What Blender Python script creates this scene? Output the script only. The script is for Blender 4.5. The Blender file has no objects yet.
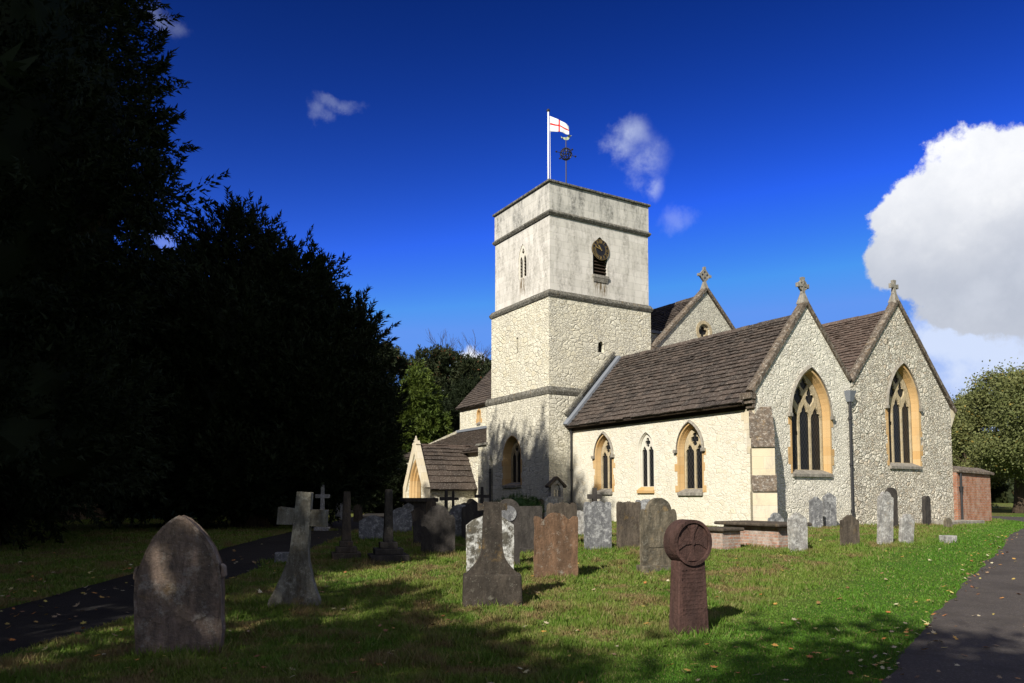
import bpy, bmesh, math, random
import numpy as np
from mathutils import Vector, Matrix, noise as mnoise
from mathutils.geometry import tessellate_polygon
random.seed(7); RNG = np.random.default_rng(7)
D = bpy.data; C = bpy.context.scene.collection; PI = math.pi
R = math.radians

# ------------------------------------------------------------------ camera
CX, CY, F = 512.0, 446.0, 754.0
TH = math.atan(49.0 / F); CT, ST = math.cos(TH), math.sin(TH)
H = 1.65; G = 0.45
cam = D.cameras.new('camera'); co = D.objects.new('camera', cam); C.objects.link(co)
cam.lens = F / 1024 * 36; cam.sensor_width = 36; cam.shift_y = (CY - 341.5) / 1024
cam.clip_start = 0.1; cam.clip_end = 2000
co.location = (0, 0, H); co.rotation_euler = (PI / 2 + TH, 0, 0)
bpy.context.scene.camera = co

def zg(x, y):
    t = min(1.0, max(0.0, (y - 5) / 19.0)); s = t * t * (3 - 2 * t)
    return 0.45 * s + 0.025 * math.sin(x * .9 + 1.3) * math.sin(y * .7) * (1 - .6 * s)
def zg_np(x, y):
    t = np.clip((y - 5) / 19.0, 0, 1); s = t * t * (3 - 2 * t)
    return 0.45 * s + 0.025 * np.sin(x * .9 + 1.3) * np.sin(y * .7) * (1 - .6 * s)
def ground_at(px, py):
    """where a sight line through a picture point meets the ground"""
    up = CY - py; r = (px - CX, F * CT - up * ST, F * ST + up * CT)
    z = .3
    for _ in range(25):
        t = (z - H) / r[2]; z = .5 * z + .5 * zg(r[0] * t, r[1] * t)
    t = (z - H) / r[2]
    return r[0] * t, r[1] * t
def scale_at(y):           # metres per pixel at depth y
    return (y * CT) / F

# ------------------------------------------------------------------ tagging
def tag(o, label=None, cat=None, group=None, kind=None):
    if label: o['label'] = label
    if cat: o['category'] = cat
    if group: o['group'] = group
    if kind: o['kind'] = kind
    return o
def empty(name, loc=(0, 0, 0), rz=0.0, **k):
    o = D.objects.new(name, None); C.objects.link(o); o.empty_display_size = .2
    o.location = loc; o.rotation_euler = (0, 0, rz)
    return tag(o, **k)

class MB:
    def __init__(s): s.v = []; s.f = []; s.m = []; s.cm = 0
    def add(s, vs, fs):
        o = len(s.v); s.v += [tuple(p) for p in vs]
        for f in fs: s.f.append(tuple(i + o for i in f)); s.m.append(s.cm)
    def box(s, a, b):
        x0, y0, z0 = a; x1, y1, z1 = b
        s.add([(x0,y0,z0),(x1,y0,z0),(x1,y1,z0),(x0,y1,z0),(x0,y0,z1),(x1,y0,z1),(x1,y1,z1),(x0,y1,z1)],
              [(0,3,2,1),(4,5,6,7),(0,1,5,4),(1,2,6,5),(2,3,7,6),(3,0,4,7)])
    def hexa(s, bot, top):
        n = len(bot)
        s.add(list(bot) + list(top), [tuple(range(n))[::-1], tuple(range(n, 2*n))] + [(i, (i+1) % n, n+(i+1) % n, n+i) for i in range(n)])
    def bar(s, p, q, w, h, up=(0,0,1)):
        p = Vector(p); q = Vector(q); d = (q-p).normalized(); u = Vector(up)
        sd = d.cross(u).normalized(); u = sd.cross(d).normalized()
        r = [sd*w/2+u*h/2, -sd*w/2+u*h/2, -sd*w/2-u*h/2, sd*w/2-u*h/2]
        s.hexa([p+k for k in r], [q+k for k in r])
    def tube(s, pts, rad, n=10, cap=True):
        pts = [Vector(p) for p in pts]; N = len(pts)
        if not hasattr(rad, '__len__'): rad = [rad]*N
        vs = []; fs = []
        prev = None
        for i, p in enumerate(pts):
            d = (pts[min(i+1, N-1)] - pts[max(i-1, 0)]).normalized()
            a = prev if prev is not None else (Vector((0,0,1)) if abs(d.z) < .9 else Vector((1,0,0)))
            a = (a - d*a.dot(d)).normalized(); prev = a; b = d.cross(a)
            for k in range(n):
                t = 2*PI*k/n; vs.append(p + (a*math.cos(t) + b*math.sin(t))*rad[i])
        for i in range(N-1):
            for k in range(n):
                fs.append((i*n+k, i*n+(k+1) % n, (i+1)*n+(k+1) % n, (i+1)*n+k))
        if cap: fs += [tuple(range(n))[::-1], tuple(range((N-1)*n, N*n))]
        s.add(vs, fs)
    def lathe(s, prof, c=(0,0,0), n=16):
        vs = []; fs = []
        for r, z in prof:
            for k in range(n):
                t = 2*PI*k/n; vs.append((c[0]+r*math.cos(t), c[1]+r*math.sin(t), c[2]+z))
        for i in range(len(prof)-1):
            for k in range(n): fs.append((i*n+k, i*n+(k+1) % n, (i+1)*n+(k+1) % n, (i+1)*n+k))
        fs += [tuple(range(n))[::-1], tuple(range((len(prof)-1)*n, len(prof)*n))]
        s.add(vs, fs)
    def plate(s, outer, holes, to3, d0, d1, back=True, rim=True, hole_d=None):
        loops = [outer] + holes
        tris = tessellate_polygon([[Vector((a, b, 0)) for a, b in l] for l in loops])
        flat = [p for l in loops for p in l]; n = len(flat)
        s.add([to3(a, b, d1) for a, b in flat], [tuple(t) for t in tris])
        if back: s.add([to3(a, b, d0) for a, b in flat], [tuple(t)[::-1] for t in tris])
        for li, l in enumerate(loops):
            if li == 0 and not rim: continue
            m = len(l)
            s.add([to3(a, b, d1) for a, b in l] + [to3(a, b, d0) for a, b in l],
                  [(i, (i+1) % m, m+(i+1) % m, m+i) for i in range(m)])
    def loft(s, A, B, close=True):
        m = len(A); r = range(m if close else m-1)
        s.add(list(A) + list(B), [(i, (i+1) % m, m+(i+1) % m, m+i) for i in r])
    def build(s, name, mats, parent=None, smooth=False, bevel=0, **k):
        me = D.meshes.new(name); me.from_pydata(s.v, [], s.f)
        mats = mats if isinstance(mats, (list, tuple)) else [mats]
        for m in mats: me.materials.append(m)
        if len(mats) > 1: me.polygons.foreach_set('material_index', s.m)
        me.update()
        if smooth: me.polygons.foreach_set('use_smooth', [True]*len(me.polygons))
        o = D.objects.new(name, me); C.objects.link(o)
        if parent: o.parent = parent
        if bevel:
            b = o.modifiers.new('bevel', 'BEVEL'); b.width = bevel; b.segments = 2; b.limit_method = 'ANGLE'; b.angle_limit = R(35)
        return tag(o, **k)

def np_mesh(name, verts, nper, mats, parent=None, matidx=None, **k):
    """verts (N*nper,3): N separate faces of nper corners"""
    verts = np.ascontiguousarray(verts, dtype=np.float32); n = len(verts) // nper
    me = D.meshes.new(name); me.vertices.add(len(verts)); me.vertices.foreach_set('co', verts.ravel())
    me.loops.add(len(verts)); me.loops.foreach_set('vertex_index', np.arange(len(verts), dtype=np.int32))
    me.polygons.add(n); me.polygons.foreach_set('loop_start', np.arange(0, len(verts), nper, dtype=np.int32))
    try: me.polygons.foreach_set('loop_total', np.full(n, nper, dtype=np.int32))
    except Exception: pass
    for m in (mats if isinstance(mats, (list, tuple)) else [mats]): me.materials.append(m)
    if matidx is not None: me.polygons.foreach_set('material_index', matidx.astype(np.int32))
    me.update(calc_edges=True); me.validate()
    o = D.objects.new(name, me); C.objects.link(o)
    if parent: o.parent = parent
    return tag(o, **k)

# ------------------------------------------------------------------ materials
class NT:
    def __init__(s, name, rough=.9, spec=.2):
        s.m = D.materials.new(name); s.m.use_nodes = True; s.t = s.m.node_tree; s.n = s.t.nodes
        s.b = s.n['Principled BSDF']; s.b.inputs['Roughness'].default_value = rough
        s.b.inputs['Specular IOR Level'].default_value = spec
        tc = s.n.new('ShaderNodeTexCoord'); s.obj = tc.outputs['Object']
    def link(s, a, b): s.t.links.new(a, b)
    def put(s, sock, v):
        if isinstance(v, bpy.types.NodeSocket): s.link(v, sock)
        elif isinstance(v, (tuple, list)) and len(v) == 3 and sock.type == 'RGBA': sock.default_value = (*v, 1)
        else: sock.default_value = v
    def math(s, op, a, b=0, c=None, clamp=False):
        n = s.n.new('ShaderNodeMath'); n.operation = op; n.use_clamp = clamp
        s.put(n.inputs[0], a); s.put(n.inputs[1], b)
        if c is not None: s.put(n.inputs[2], c)
        return n.outputs[0]
    def vmath(s, op, a, b=(0,0,0), sc=None):
        n = s.n.new('ShaderNodeVectorMath'); n.operation = op
        s.put(n.inputs[0], a); s.put(n.inputs[1], b)
        if sc is not None: s.put(n.inputs['Scale'], sc)
        return n.outputs['Value'] if op in ('LENGTH', 'DOT_PRODUCT', 'DISTANCE') else n.outputs[0]
    def mapr(s, v, a, b, c=0., d=1., smooth=False):
        n = s.n.new('ShaderNodeMapRange'); n.interpolation_type = 'SMOOTHSTEP' if smooth else 'LINEAR'
        s.put(n.inputs[0], v)
        for i, q in enumerate((a, b, c, d)): s.put(n.inputs[i+1], q)
        return n.outputs[0]
    def noise(s, scale, vec=None, detail=4, rough=.55, col=False, stretch=None):
        vec = vec if vec is not None else s.obj
        if stretch: vec = s.vmath('MULTIPLY', vec, stretch)
        n = s.n.new('ShaderNodeTexNoise'); s.link(vec, n.inputs['Vector'])
        n.inputs['Scale'].default_value = scale; n.inputs['Detail'].default_value = detail; n.inputs['Roughness'].default_value = rough
        return n.outputs['Color'] if col else n.outputs['Fac']
    def voro(s, scale, vec=None, feature='F1', out='Distance', rnd=1.0):
        n = s.n.new('ShaderNodeTexVoronoi'); n.feature = feature
        s.link(vec if vec is not None else s.obj, n.inputs['Vector']); n.inputs['Scale'].default_value = scale
        n.inputs['Randomness'].default_value = rnd
        return n.outputs[out]
    def mix(s, f, a, b, mode='MIX'):
        n = s.n.new('ShaderNodeMix'); n.data_type = 'RGBA'; n.blend_type = mode
        s.put(n.inputs[0], f); s.put(n.inputs[6], a); s.put(n.inputs[7], b)
        return n.outputs[2]
    def ramp(s, f, stops):
        n = s.n.new('ShaderNodeValToRGB'); s.put(n.inputs[0], f); e = n.color_ramp.elements
        while len(e) < len(stops): e.new(.5)
        for i, (p, c) in enumerate(stops): e[i].position = p; e[i].color = (*c, 1)
        return n.outputs[0]
    def sep(s, v):
        n = s.n.new('ShaderNodeSeparateXYZ'); s.link(v, n.inputs[0]); return n.outputs
    def comb(s, x, y, z):
        n = s.n.new('ShaderNodeCombineXYZ')
        for i, q in enumerate((x, y, z)): s.put(n.inputs[i], q)
        return n.outputs[0]
    def bump(s, h, strength, dist=.02):
        n = s.n.new('ShaderNodeBump'); n.inputs['Strength'].default_value = strength; n.inputs['Distance'].default_value = dist
        s.link(h, n.inputs['Height']); s.link(n.outputs[0], s.b.inputs['Normal'])
    def color(s, c): s.put(s.b.inputs['Base Color'], c); return s
    def done(s): return s.m
    def rnd_obj(s): return s.n.new('ShaderNodeObjectInfo').outputs['Random']
    def rnd_island(s): return s.n.new('ShaderNodeNewGeometry').outputs['Random Per Island']

def m_rubble(name, c1, c2, c3, joint, scale=3.2, jw=.05, jd=.6, bump=.6, stain=(.12,.115,.1), stain_amt=.4, lime=0.0, ystretch=1.7, pits=.3, rnd=.85):
    t = NT(name, .95, .1)
    dist = t.noise(3.5, detail=3, rough=.5, col=True)
    v = t.vmath('ADD', t.obj, t.vmath('SCALE', t.vmath('SUBTRACT', dist, (.5,.5,.5)), sc=.085))
    v = t.vmath('MULTIPLY', v, (1, 1, ystretch))
    e1 = t.voro(scale*.8, v, 'DISTANCE_TO_EDGE', rnd=rnd); e2 = t.voro(scale*1.55, v, 'DISTANCE_TO_EDGE', rnd=rnd)
    sel = t.mapr(t.noise(1.3, detail=4, rough=.6), .47, .5)
    e = t.math('ADD', t.math('MULTIPLY', e1, t.math('SUBTRACT', 1.0, sel)), t.math('MULTIPLY', e2, sel))
    cell = t.mix(sel, t.voro(scale*.8, v, 'F1', 'Color', rnd=rnd), t.voro(scale*1.55, v, 'F1', 'Color', rnd=rnd)); r = t.sep(cell)[0]
    col = t.mix(r, c1, c2)
    col = t.mix(t.mapr(t.sep(cell)[1], .7, .9), col, c3)
    fine = t.noise(11, detail=8, rough=.75)
    col = t.mix(t.mapr(fine, .35, .72, 0, .5), col, tuple(q*.66 for q in c1))
    col = t.mix(t.mapr(t.noise(.9, detail=5, rough=.65), .4, .65, 0, .4), col, c3)
    j = t.mapr(e, 0, jw, 1, 0, True)
    brk = t.mapr(t.noise(2.2, detail=5, rough=.65), .3, .55, .25, 1)
    jm = t.math('MULTIPLY', j, t.math('MULTIPLY', brk, jd), clamp=True)
    col = t.mix(jm, col, joint)
    pt = t.mapr(t.noise(scale*2.6, detail=7, rough=.72, stretch=(1,1,1.6)), .56, .66)
    col = t.mix(t.math('MULTIPLY', pt, pits), col, joint)
    if lime: col = t.mix(t.mapr(t.noise(.9, detail=7, rough=.7), .42, .58, 0, lime), col, tuple(min(.9, q*1.05) for q in c1))
    st = t.mapr(t.noise(.55, detail=8, rough=.72, stretch=(1.5,1.5,.6)), .5, .68, 0, stain_amt)
    col = t.mix(st, col, stain)
    t.color(col)
    h = t.math('ADD', t.math('MULTIPLY', t.mapr(e, 0, jw*2.2, 0, 1, True), brk), t.math('MULTIPLY', t.noise(9, detail=8, rough=.72), .8))
    h = t.math('SUBTRACT', h, t.math('MULTIPLY', pt, pits*1.3))
    t.bump(h, bump, .045)
    return t.done()

def m_ashlar(name, c1, c2, joint, bw=.62, bh=.3, stain=(.1,.1,.095), stain_amt=.6, stains=.5, jd=.5, runs=()):
    t = NT(name, .9, .12)
    s = t.sep(t.obj); v = t.comb(t.math('ADD', s[0], s[1]), s[2], 0)
    b = t.n.new('ShaderNodeTexBrick'); t.link(v, b.inputs['Vector']); b.inputs['Scale'].default_value = 1
    b.inputs['Brick Width'].default_value = bw; b.inputs['Row Height'].default_value = bh
    b.inputs['Mortar Size'].default_value = .006; b.inputs['Mortar Smooth'].default_value = .4
    b.inputs['Color1'].default_value = (*c1, 1); b.inputs['Color2'].default_value = (*c2, 1); b.inputs['Mortar'].default_value = (*[c1[i]*(1-jd)+joint[i]*jd for i in range(3)], 1)
    col = t.mix(t.mapr(t.noise(1.1, detail=6, rough=.65), .35, .7, 0, .5), b.outputs[0], tuple(q*.82 for q in c2))
    st = t.math('MULTIPLY', t.mapr(t.noise(1.3, detail=8, rough=.72, stretch=(1.7,1.7,.5)), stains, stains+.16), t.mapr(t.noise(7, detail=5, rough=.7), .3, .62))
    col = t.mix(t.math('MULTIPLY', st, stain_amt), col, stain)
    for (ax, c0, z0, z1, wd_) in runs:
        mk = t.mapr(t.math('ABSOLUTE', t.math('SUBTRACT', s[ax], c0)), wd_, wd_*.55)
        mk = t.math('MULTIPLY', mk, t.math('MULTIPLY', t.mapr(s[2], z0, z0+.4), t.mapr(s[2], z1+.05, z1)))
        mk = t.math('MULTIPLY', mk, t.mapr(t.noise(5, detail=6, rough=.7, stretch=(2,2,.3)), .42, .58))
        col = t.mix(mk, col, (.16,.12,.07))
    t.color(col)
    t.bump(t.math('ADD', t.math('MULTIPLY', b.outputs['Fac'], -1.), t.noise(16, detail=6)), .35, .02)
    return t.done()

def m_stone(name, base, dark, lich=(.5,.5,.46), lamt=.3, lthr=.6, lscale=5, och=0.0, top_dark=0., rough=.92, bump=.5, letter=0.):
    t = NT(name, rough, .15)
    off = t.vmath('ADD', t.obj, t.vmath('SCALE', t.comb(1, 1.7, 2.3), sc=t.math('MULTIPLY', t.rnd_obj(), 37)))
    col = t.mix(t.mapr(t.noise(1.9, off, 8, .72, stretch=(2.6,2.6,.6)), .38, .6), base, dark)
    col = t.mix(t.mapr(t.noise(6, off, 6, .75, stretch=(1.6,1.6,.5)), .42, .62, 0, .75), col, tuple(q*.5 for q in dark))
    col = t.mix(t.mapr(t.noise(18, off, 5, .7), .35, .7, 0, .5), col, tuple(q*.62 for q in base))
    l = t.math('MULTIPLY', t.mapr(t.noise(lscale*1.7, off, 8, .78), lthr-.02, lthr+.12), lamt)
    col = t.mix(l, col, lich)
    sp = t.math('MULTIPLY', t.mapr(t.voro(30, off), .16, .1), t.mapr(t.noise(4, off, 3), .5, .6))
    col = t.mix(t.math('MULTIPLY', sp, min(1., lamt*1.1)), col, lich)
    if och: col = t.mix(t.mapr(t.noise(3.1, off, 6, .7), .58, .68, 0, och), col, (.33,.2,.05))
    t.color(col)
    h = t.noise(22, off, 7, .7)
    if letter:
        s = t.sep(t.obj); v = t.comb(s[0], s[2], 0)
        row = t.mapr(t.math('ABSOLUTE', t.math('SUBTRACT', t.math('FRACT', t.math('MULTIPLY', s[2], 20)), .5)), .30, .22)
        gly = t.mapr(t.noise(1, t.vmath('MULTIPLY', v, (95, 22, 1)), 2, .5), .48, .54)
        let = t.math('MULTIPLY', row, gly)
        msk = t.math('MULTIPLY', t.math('MULTIPLY', t.mapr(s[2], .2, .24), t.mapr(s[2], .75, .72)), t.mapr(t.math('ABSOLUTE', s[0]), .15, .13))
        msk = t.math('MULTIPLY', msk, t.mapr(t.noise(9), .3, .4))
        h = t.math('ADD', h, t.math('MULTIPLY', t.math('MULTIPLY', let, msk), -letter))
    t.bump(t.math('ADD', h, t.math('MULTIPLY', t.noise(5, off, 6, .65), 1.6)), bump*1.4, .025)
    return t.done()

def m_plain(name, col, rough=.6, metal=0., spec=.4, var=.0, vs=8):
    t = NT(name, rough, spec); t.b.inputs['Metallic'].default_value = metal
    c = col
    if var: c = t.mix(t.mapr(t.noise(vs, detail=6, rough=.7), .3, .7, 0, var), col, tuple(q*.45 for q in col)); t.bump(t.noise(vs*4, detail=4), .2, .01)
    t.color(c); return t.done()

def m_slate(name, a, b, c, moss=.35):
    t = NT(name, .88, .2)
    r = t.rnd_island()
    col = t.mix(t.mapr(r, 0, 1), a, b)
    col = t.mix(t.mapr(t.noise(3.3, detail=7, rough=.75), .52, .68, 0, moss), col, c)
    col = t.mix(t.mapr(t.noise(16, detail=5, rough=.75), .4, .7, 0, .65), col, tuple(q*.4 for q in a))
    col = t.mix(t.mapr(t.noise(13, detail=6, rough=.85), .53, .63, 0, .5), col, (.36,.33,.29))
    t.color(col); t.bump(t.noise(14, detail=7, rough=.75), .8, .03); return t.done()

def m_leaf(name, a, b, c=None, rough=.6, trans=.25, ns=.6, spec=.25):
    t = NT(name, rough, spec)
    col = t.mix(t.mapr(t.noise(ns, detail=4), .35, .65), a, b)
    col = t.mix(t.mapr(t.rnd_island(), 0, 1, 0, .5), col, tuple(q*.6 for q in a))
    if c: col = t.mix(t.mapr(t.rnd_island(), .975, .98), col, c)
    t.color(col)
    if trans:
        tr = t.n.new('ShaderNodeBsdfTranslucent'); t.link(col, tr.inputs[0]); mx = t.n.new('ShaderNodeMixShader')
        mx.inputs[0].default_value = trans; t.link(t.b.outputs[0], mx.inputs[1]); t.link(tr.outputs[0], mx.inputs[2])
        t.link(mx.outputs[0], t.n['Material Output'].inputs['Surface'])
    return t.done()

def m_bark(name, a):
    t = NT(name, .95, .1); n = t.noise(6, detail=6, stretch=(3,3,.4))
    t.color(t.mix(t.mapr(n, .35, .65), a, tuple(q*.45 for q in a))); t.bump(n, .8, .05); return t.done()

def m_brick(name, c1, c2, mortar, pale=(.5,.47,.43), pamt=.3):
    t = NT(name, .95, .1); s = t.sep(t.obj); v = t.comb(t.math('ADD', s[0], s[1]), s[2], 0)
    b = t.n.new('ShaderNodeTexBrick'); t.link(v, b.inputs['Vector']); b.inputs['Scale'].default_value = 1
    b.inputs['Brick Width'].default_value = .225; b.inputs['Row Height'].default_value = .075; b.inputs['Mortar Size'].default_value = .01
    for n, q in (('Color1', c1), ('Color2', c2), ('Mortar', mortar)): b.inputs[n].default_value = (*q, 1)
    col = t.mix(t.mapr(t.noise(4.5, detail=7, rough=.75), .4, .62, 0, .75), b.outputs[0], tuple(q*.42 for q in c2))
    col = t.mix(t.mapr(t.noise(2.6, detail=8, rough=.78), .46, .62, 0, pamt), col, pale)
    t.color(col); t.bump(t.math('ADD', t.math('MULTIPLY', b.outputs['Fac'], -1.), t.noise(25, detail=4)), .6, .02)
    return t.done()

def ground_color(t, pos):
    """grass colour by place: lush green, dull green, brown mossy patches"""
    p = pos
    g = t.mix(t.mapr(t.noise(.55, p, 4), .35, .65), (.085,.19,.018), (.175,.235,.04))
    g = t.mix(t.mapr(t.noise(3.5, p, 5, .7), .4, .7, 0, .55), g, (.25,.25,.065))
    br = t.math('MULTIPLY', t.mapr(t.noise(1.3, p, 7, .72), .48, .58), .9)
    # the mown strip along the drive is evenly green: no moss there
    s = t.sep(p)
    strip = t.mapr(t.math('SUBTRACT', t.math('SUBTRACT', t.math('MULTIPLY', s[1], .775), 5.0), s[0]), -1.2, .6)
    br = t.math('MULTIPLY', br, strip)
    g = t.mix(br, g, (.27,.17,.09))
    g = t.mix(t.mapr(strip, 0, 1, .7, 0), g, (.07,.215,.014))
    return g

# the stonework
M = {}
M['chapel'] = m_rubble('cream_limewashed_rubble', (.70,.66,.54), (.75,.71,.60), (.69,.62,.47), (.47,.42,.32), 3.3, .045, .65, .4, (.52,.47,.38), .4, .35, 2.1, .15, .8)
M['tower_low'] = m_rubble('pale_ragstone_rubble', (.72,.68,.54), (.79,.75,.61), (.66,.60,.44), (.30,.27,.2), 3.4, .055, .9, .75, (.44,.42,.36), .4, .2, 1.6, .3, .8)
M['tower_foot'] = m_rubble('weathered_ragstone_rubble', (.70,.66,.54), (.77,.73,.60), (.60,.56,.44), (.27,.25,.19), 3.2, .055, .9, .8, (.32,.31,.27), .5, .12, 1.8, .35, .8)
M['chapel_east'] = m_rubble('grey_limewashed_flint_rubble', (.79,.75,.63), (.82,.78,.67), (.62,.57,.46), (.30,.265,.21), 4.6, .055, .4, .75, (.52,.50,.44), .45, .6, 1.4, .5, .85)
M['chancel_east'] = m_rubble('rough_flint_rubble', (.80,.75,.61), (.84,.80,.68), (.58,.48,.35), (.24,.20,.15), 4.9, .08, .8, 1.15, (.46,.42,.35), .45, .3, 1.4, .75, .9)
M['nave_east'] = m_rubble('gable_rubble', (.58,.55,.45), (.68,.65,.53), (.46,.43,.35), (.25,.23,.18), 3.3, .05, .65, .7, (.28,.27,.24), .5, .25, 1.6, .35, .8)
M['ashlar'] = m_ashlar('pale_tower_ashlar', (.74,.70,.63), (.63,.60,.53), (.36,.33,.28), .85, .36, stain=(.24,.225,.19), stain_amt=.75, stains=.45, jd=.85, runs=((1,1.93,11.1,12.2,.5),(0,-13.95,11.3,12.4,.35)))
M['ashlar_par'] = m_ashlar('streaked_parapet_ashlar', (.64,.61,.54), (.54,.52,.46), (.25,.24,.2), .85, .5, stain=(.12,.12,.11), stain_amt=.85, stains=.44, jd=.8)
M['quoin'] = m_ashlar('buttress_ashlar', (.66,.6,.48), (.62,.53,.36), (.3,.26,.2), 1.2, .42, (.3,.28,.25), .6, .48)
M['orange'] = m_ashlar('ochre_window_stone', (.50,.295,.11), (.58,.40,.20), (.42,.3,.16), 2.4, .34, (.3,.25,.18), .4, .55, .35)
M['paleframe'] = m_ashlar('limewashed_window_stone', (.7,.66,.56), (.66,.62,.52), (.5,.46,.4), 2.4, .34, (.4,.38,.33), .4, .55, .3)
M['tracery'] = m_stone('tracery_stone', (.58,.46,.27), (.5,.42,.28), (.6,.57,.5), .4, .55)
M['string'] = m_stone('mossy_string_stone', (.2,.185,.15), (.07,.068,.055), (.46,.44,.39), .8, .53, 7, .25)
M['coping'] = m_stone('weathered_coping_stone', (.22,.17,.125), (.085,.07,.055), (.48,.45,.39), .8, .54, 6, .25)
M['sill'] = m_stone('grey_sill_stone', (.38,.35,.29), (.22,.2,.17), (.5,.48,.42), .5, .55)
M['slate'] = m_slate('horsham_stone_slates', (.098,.074,.060), (.034,.028,.025), (.19,.155,.125), .5)
M['slate_d'] = m_slate('dark_stone_slates', (.088,.066,.052), (.05,.039,.033), (.17,.14,.105))
M['slate_r'] = m_slate('reddish_tiles', (.135,.095,.075), (.095,.068,.055), (.18,.15,.12), .3)
M['lead'] = m_plain('lead_flashing', (.19,.205,.23), .75, .0, .2, .3)
M['iron'] = m_plain('black_iron', (.02,.02,.022), .5, 0, .5)
M['dark'] = m_plain('dark_void', (.012,.012,.012), .9, 0, .1)
M['white'] = m_plain('white_paint', (.8,.8,.78), .4)
M['gold'] = m_plain('gold_leaf', (.34,.235,.08), .5, .1)
M['clock'] = m_plain('black_clock_enamel', (.012,.012,.014), .35)
M['wood'] = m_plain('dark_oak', (.045,.03,.02), .8, 0, .2, .4)
M['flagw'] = m_plain('white_flag_cloth', (.8,.8,.8), .8, 0, .1); M['flagr'] = m_plain('red_flag_cloth', (.6,.02,.02), .8, 0, .1)
M['brick'] = m_brick('old_red_brick', (.42,.14,.07), (.46,.2,.10), (.35,.31,.26), (.42,.36,.3), .4)
M['brick_pale'] = m_brick('limewashed_brick', (.42,.19,.12), (.40,.27,.2), (.40,.37,.33), (.55,.5,.44), .55)
def m_glass():
    t = NT('leaded_glass', .3, .15); s = t.sep(t.obj); w = t.math('ADD', s[0], s[1])
    a = t.math('ABSOLUTE', t.math('SUBTRACT', t.math('FRACT', t.math('MULTIPLY', t.math('ADD', w, t.math('MULTIPLY', s[2], .6)), 6.5)), .5))
    b = t.math('ABSOLUTE', t.math('SUBTRACT', t.math('FRACT', t.math('MULTIPLY', t.math('SUBTRACT', w, t.math('MULTIPLY', s[2], .6)), 6.5)), .5))
    l = t.mapr(t.math('MAXIMUM', a, b), .43, .47)
    t.color(t.mix(l, t.mix(t.noise(7), (.004,.005,.006), (.015,.016,.018)), (.05,.048,.045)))
    t.b.inputs['Roughness'].default_value = .3
    t.bump(t.noise(5, detail=2), .25, .03); return t.done()
M['glass'] = m_glass()

# ------------------------------------------------------------------ ground, paths
def m_ground():
    t = NT('churchyard_turf', .95, .1); g = t.n.new('ShaderNodeNewGeometry').outputs['Position']
    col = t.mix(t.mapr(t.noise(28, g, 6, .7), .3, .7, 0, .75), ground_color(t, g), (.035,.045,.014))
    t.color(col); t.bump(t.noise(18, g, 7, .75), 1.0, .08); return t.done()
M['turf'] = m_ground()
xs = np.concatenate([np.arange(-300, -40, 20), np.arange(-40, 48, .5), np.arange(48, 320, 20)])
ys = np.concatenate([np.arange(-60, -2, 4), np.arange(-2, 60, .5), np.arange(60, 420, 12)])
X, Y = np.meshgrid(xs, ys); Z = zg_np(X, Y)
nx, ny = len(xs), len(ys)
idx = np.arange(nx*ny).reshape(ny, nx)
quads = np.stack([idx[:-1,:-1], idx[:-1,1:], idx[1:,1:], idx[1:,:-1]], -1).reshape(-1, 4)
me = D.meshes.new('ground'); me.from_pydata(np.stack([X, Y, Z], -1).reshape(-1, 3).tolist(), [], quads.tolist())
me.materials.append(M['turf']); me.polygons.foreach_set('use_smooth', [True]*len(me.polygons)); me.update()
g = D.objects.new('ground', me); C.objects.link(g); tag(g, kind='structure')

def m_path(name, a, b, edge):
    t = NT(name, .9, .15); g = t.n.new('ShaderNodeNewGeometry').outputs['Position']
    col = t.mix(t.mapr(t.noise(1.2, g, 6, .7), .35, .65), a, b)
    col = t.mix(t.mapr(t.noise(45, g, 5, .8), .52, .66, 0, .75), col, tuple(q*2.3 for q in a))
    col = t.mix(t.mapr(t.noise(.8, g, 5, .7), .5, .62, 0, .5), col, tuple(q*.55 for q in a))
    col = t.mix(t.mapr(t.noise(5, g, 6, .75), .58, .7, 0, .5), col, edge)
    t.color(col); t.bump(t.noise(60, g, 4, .8), .7, .015); return t.done()
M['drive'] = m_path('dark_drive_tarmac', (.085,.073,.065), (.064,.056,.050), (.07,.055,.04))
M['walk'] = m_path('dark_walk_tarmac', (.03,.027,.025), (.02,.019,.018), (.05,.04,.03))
def resample(pts, step):
    out = []
    P = [Vector(p) for p in pts]
    for i in range(len(P)-1):
        p0 = P[max(i-1, 0)]; p1 = P[i]; p2 = P[i+1]; p3 = P[min(i+2, len(P)-1)]
        n = max(2, int((p2-p1).length/step))
        for k in range(n):
            t = k/n
            out.append(.5*((2*p1) + (-p0+p2)*t + (2*p0-5*p1+4*p2-p3)*t*t + (-p0+3*p1-3*p2+p3)*t**3))
    out.append(P[-1]); return out
PATHS = []
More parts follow.
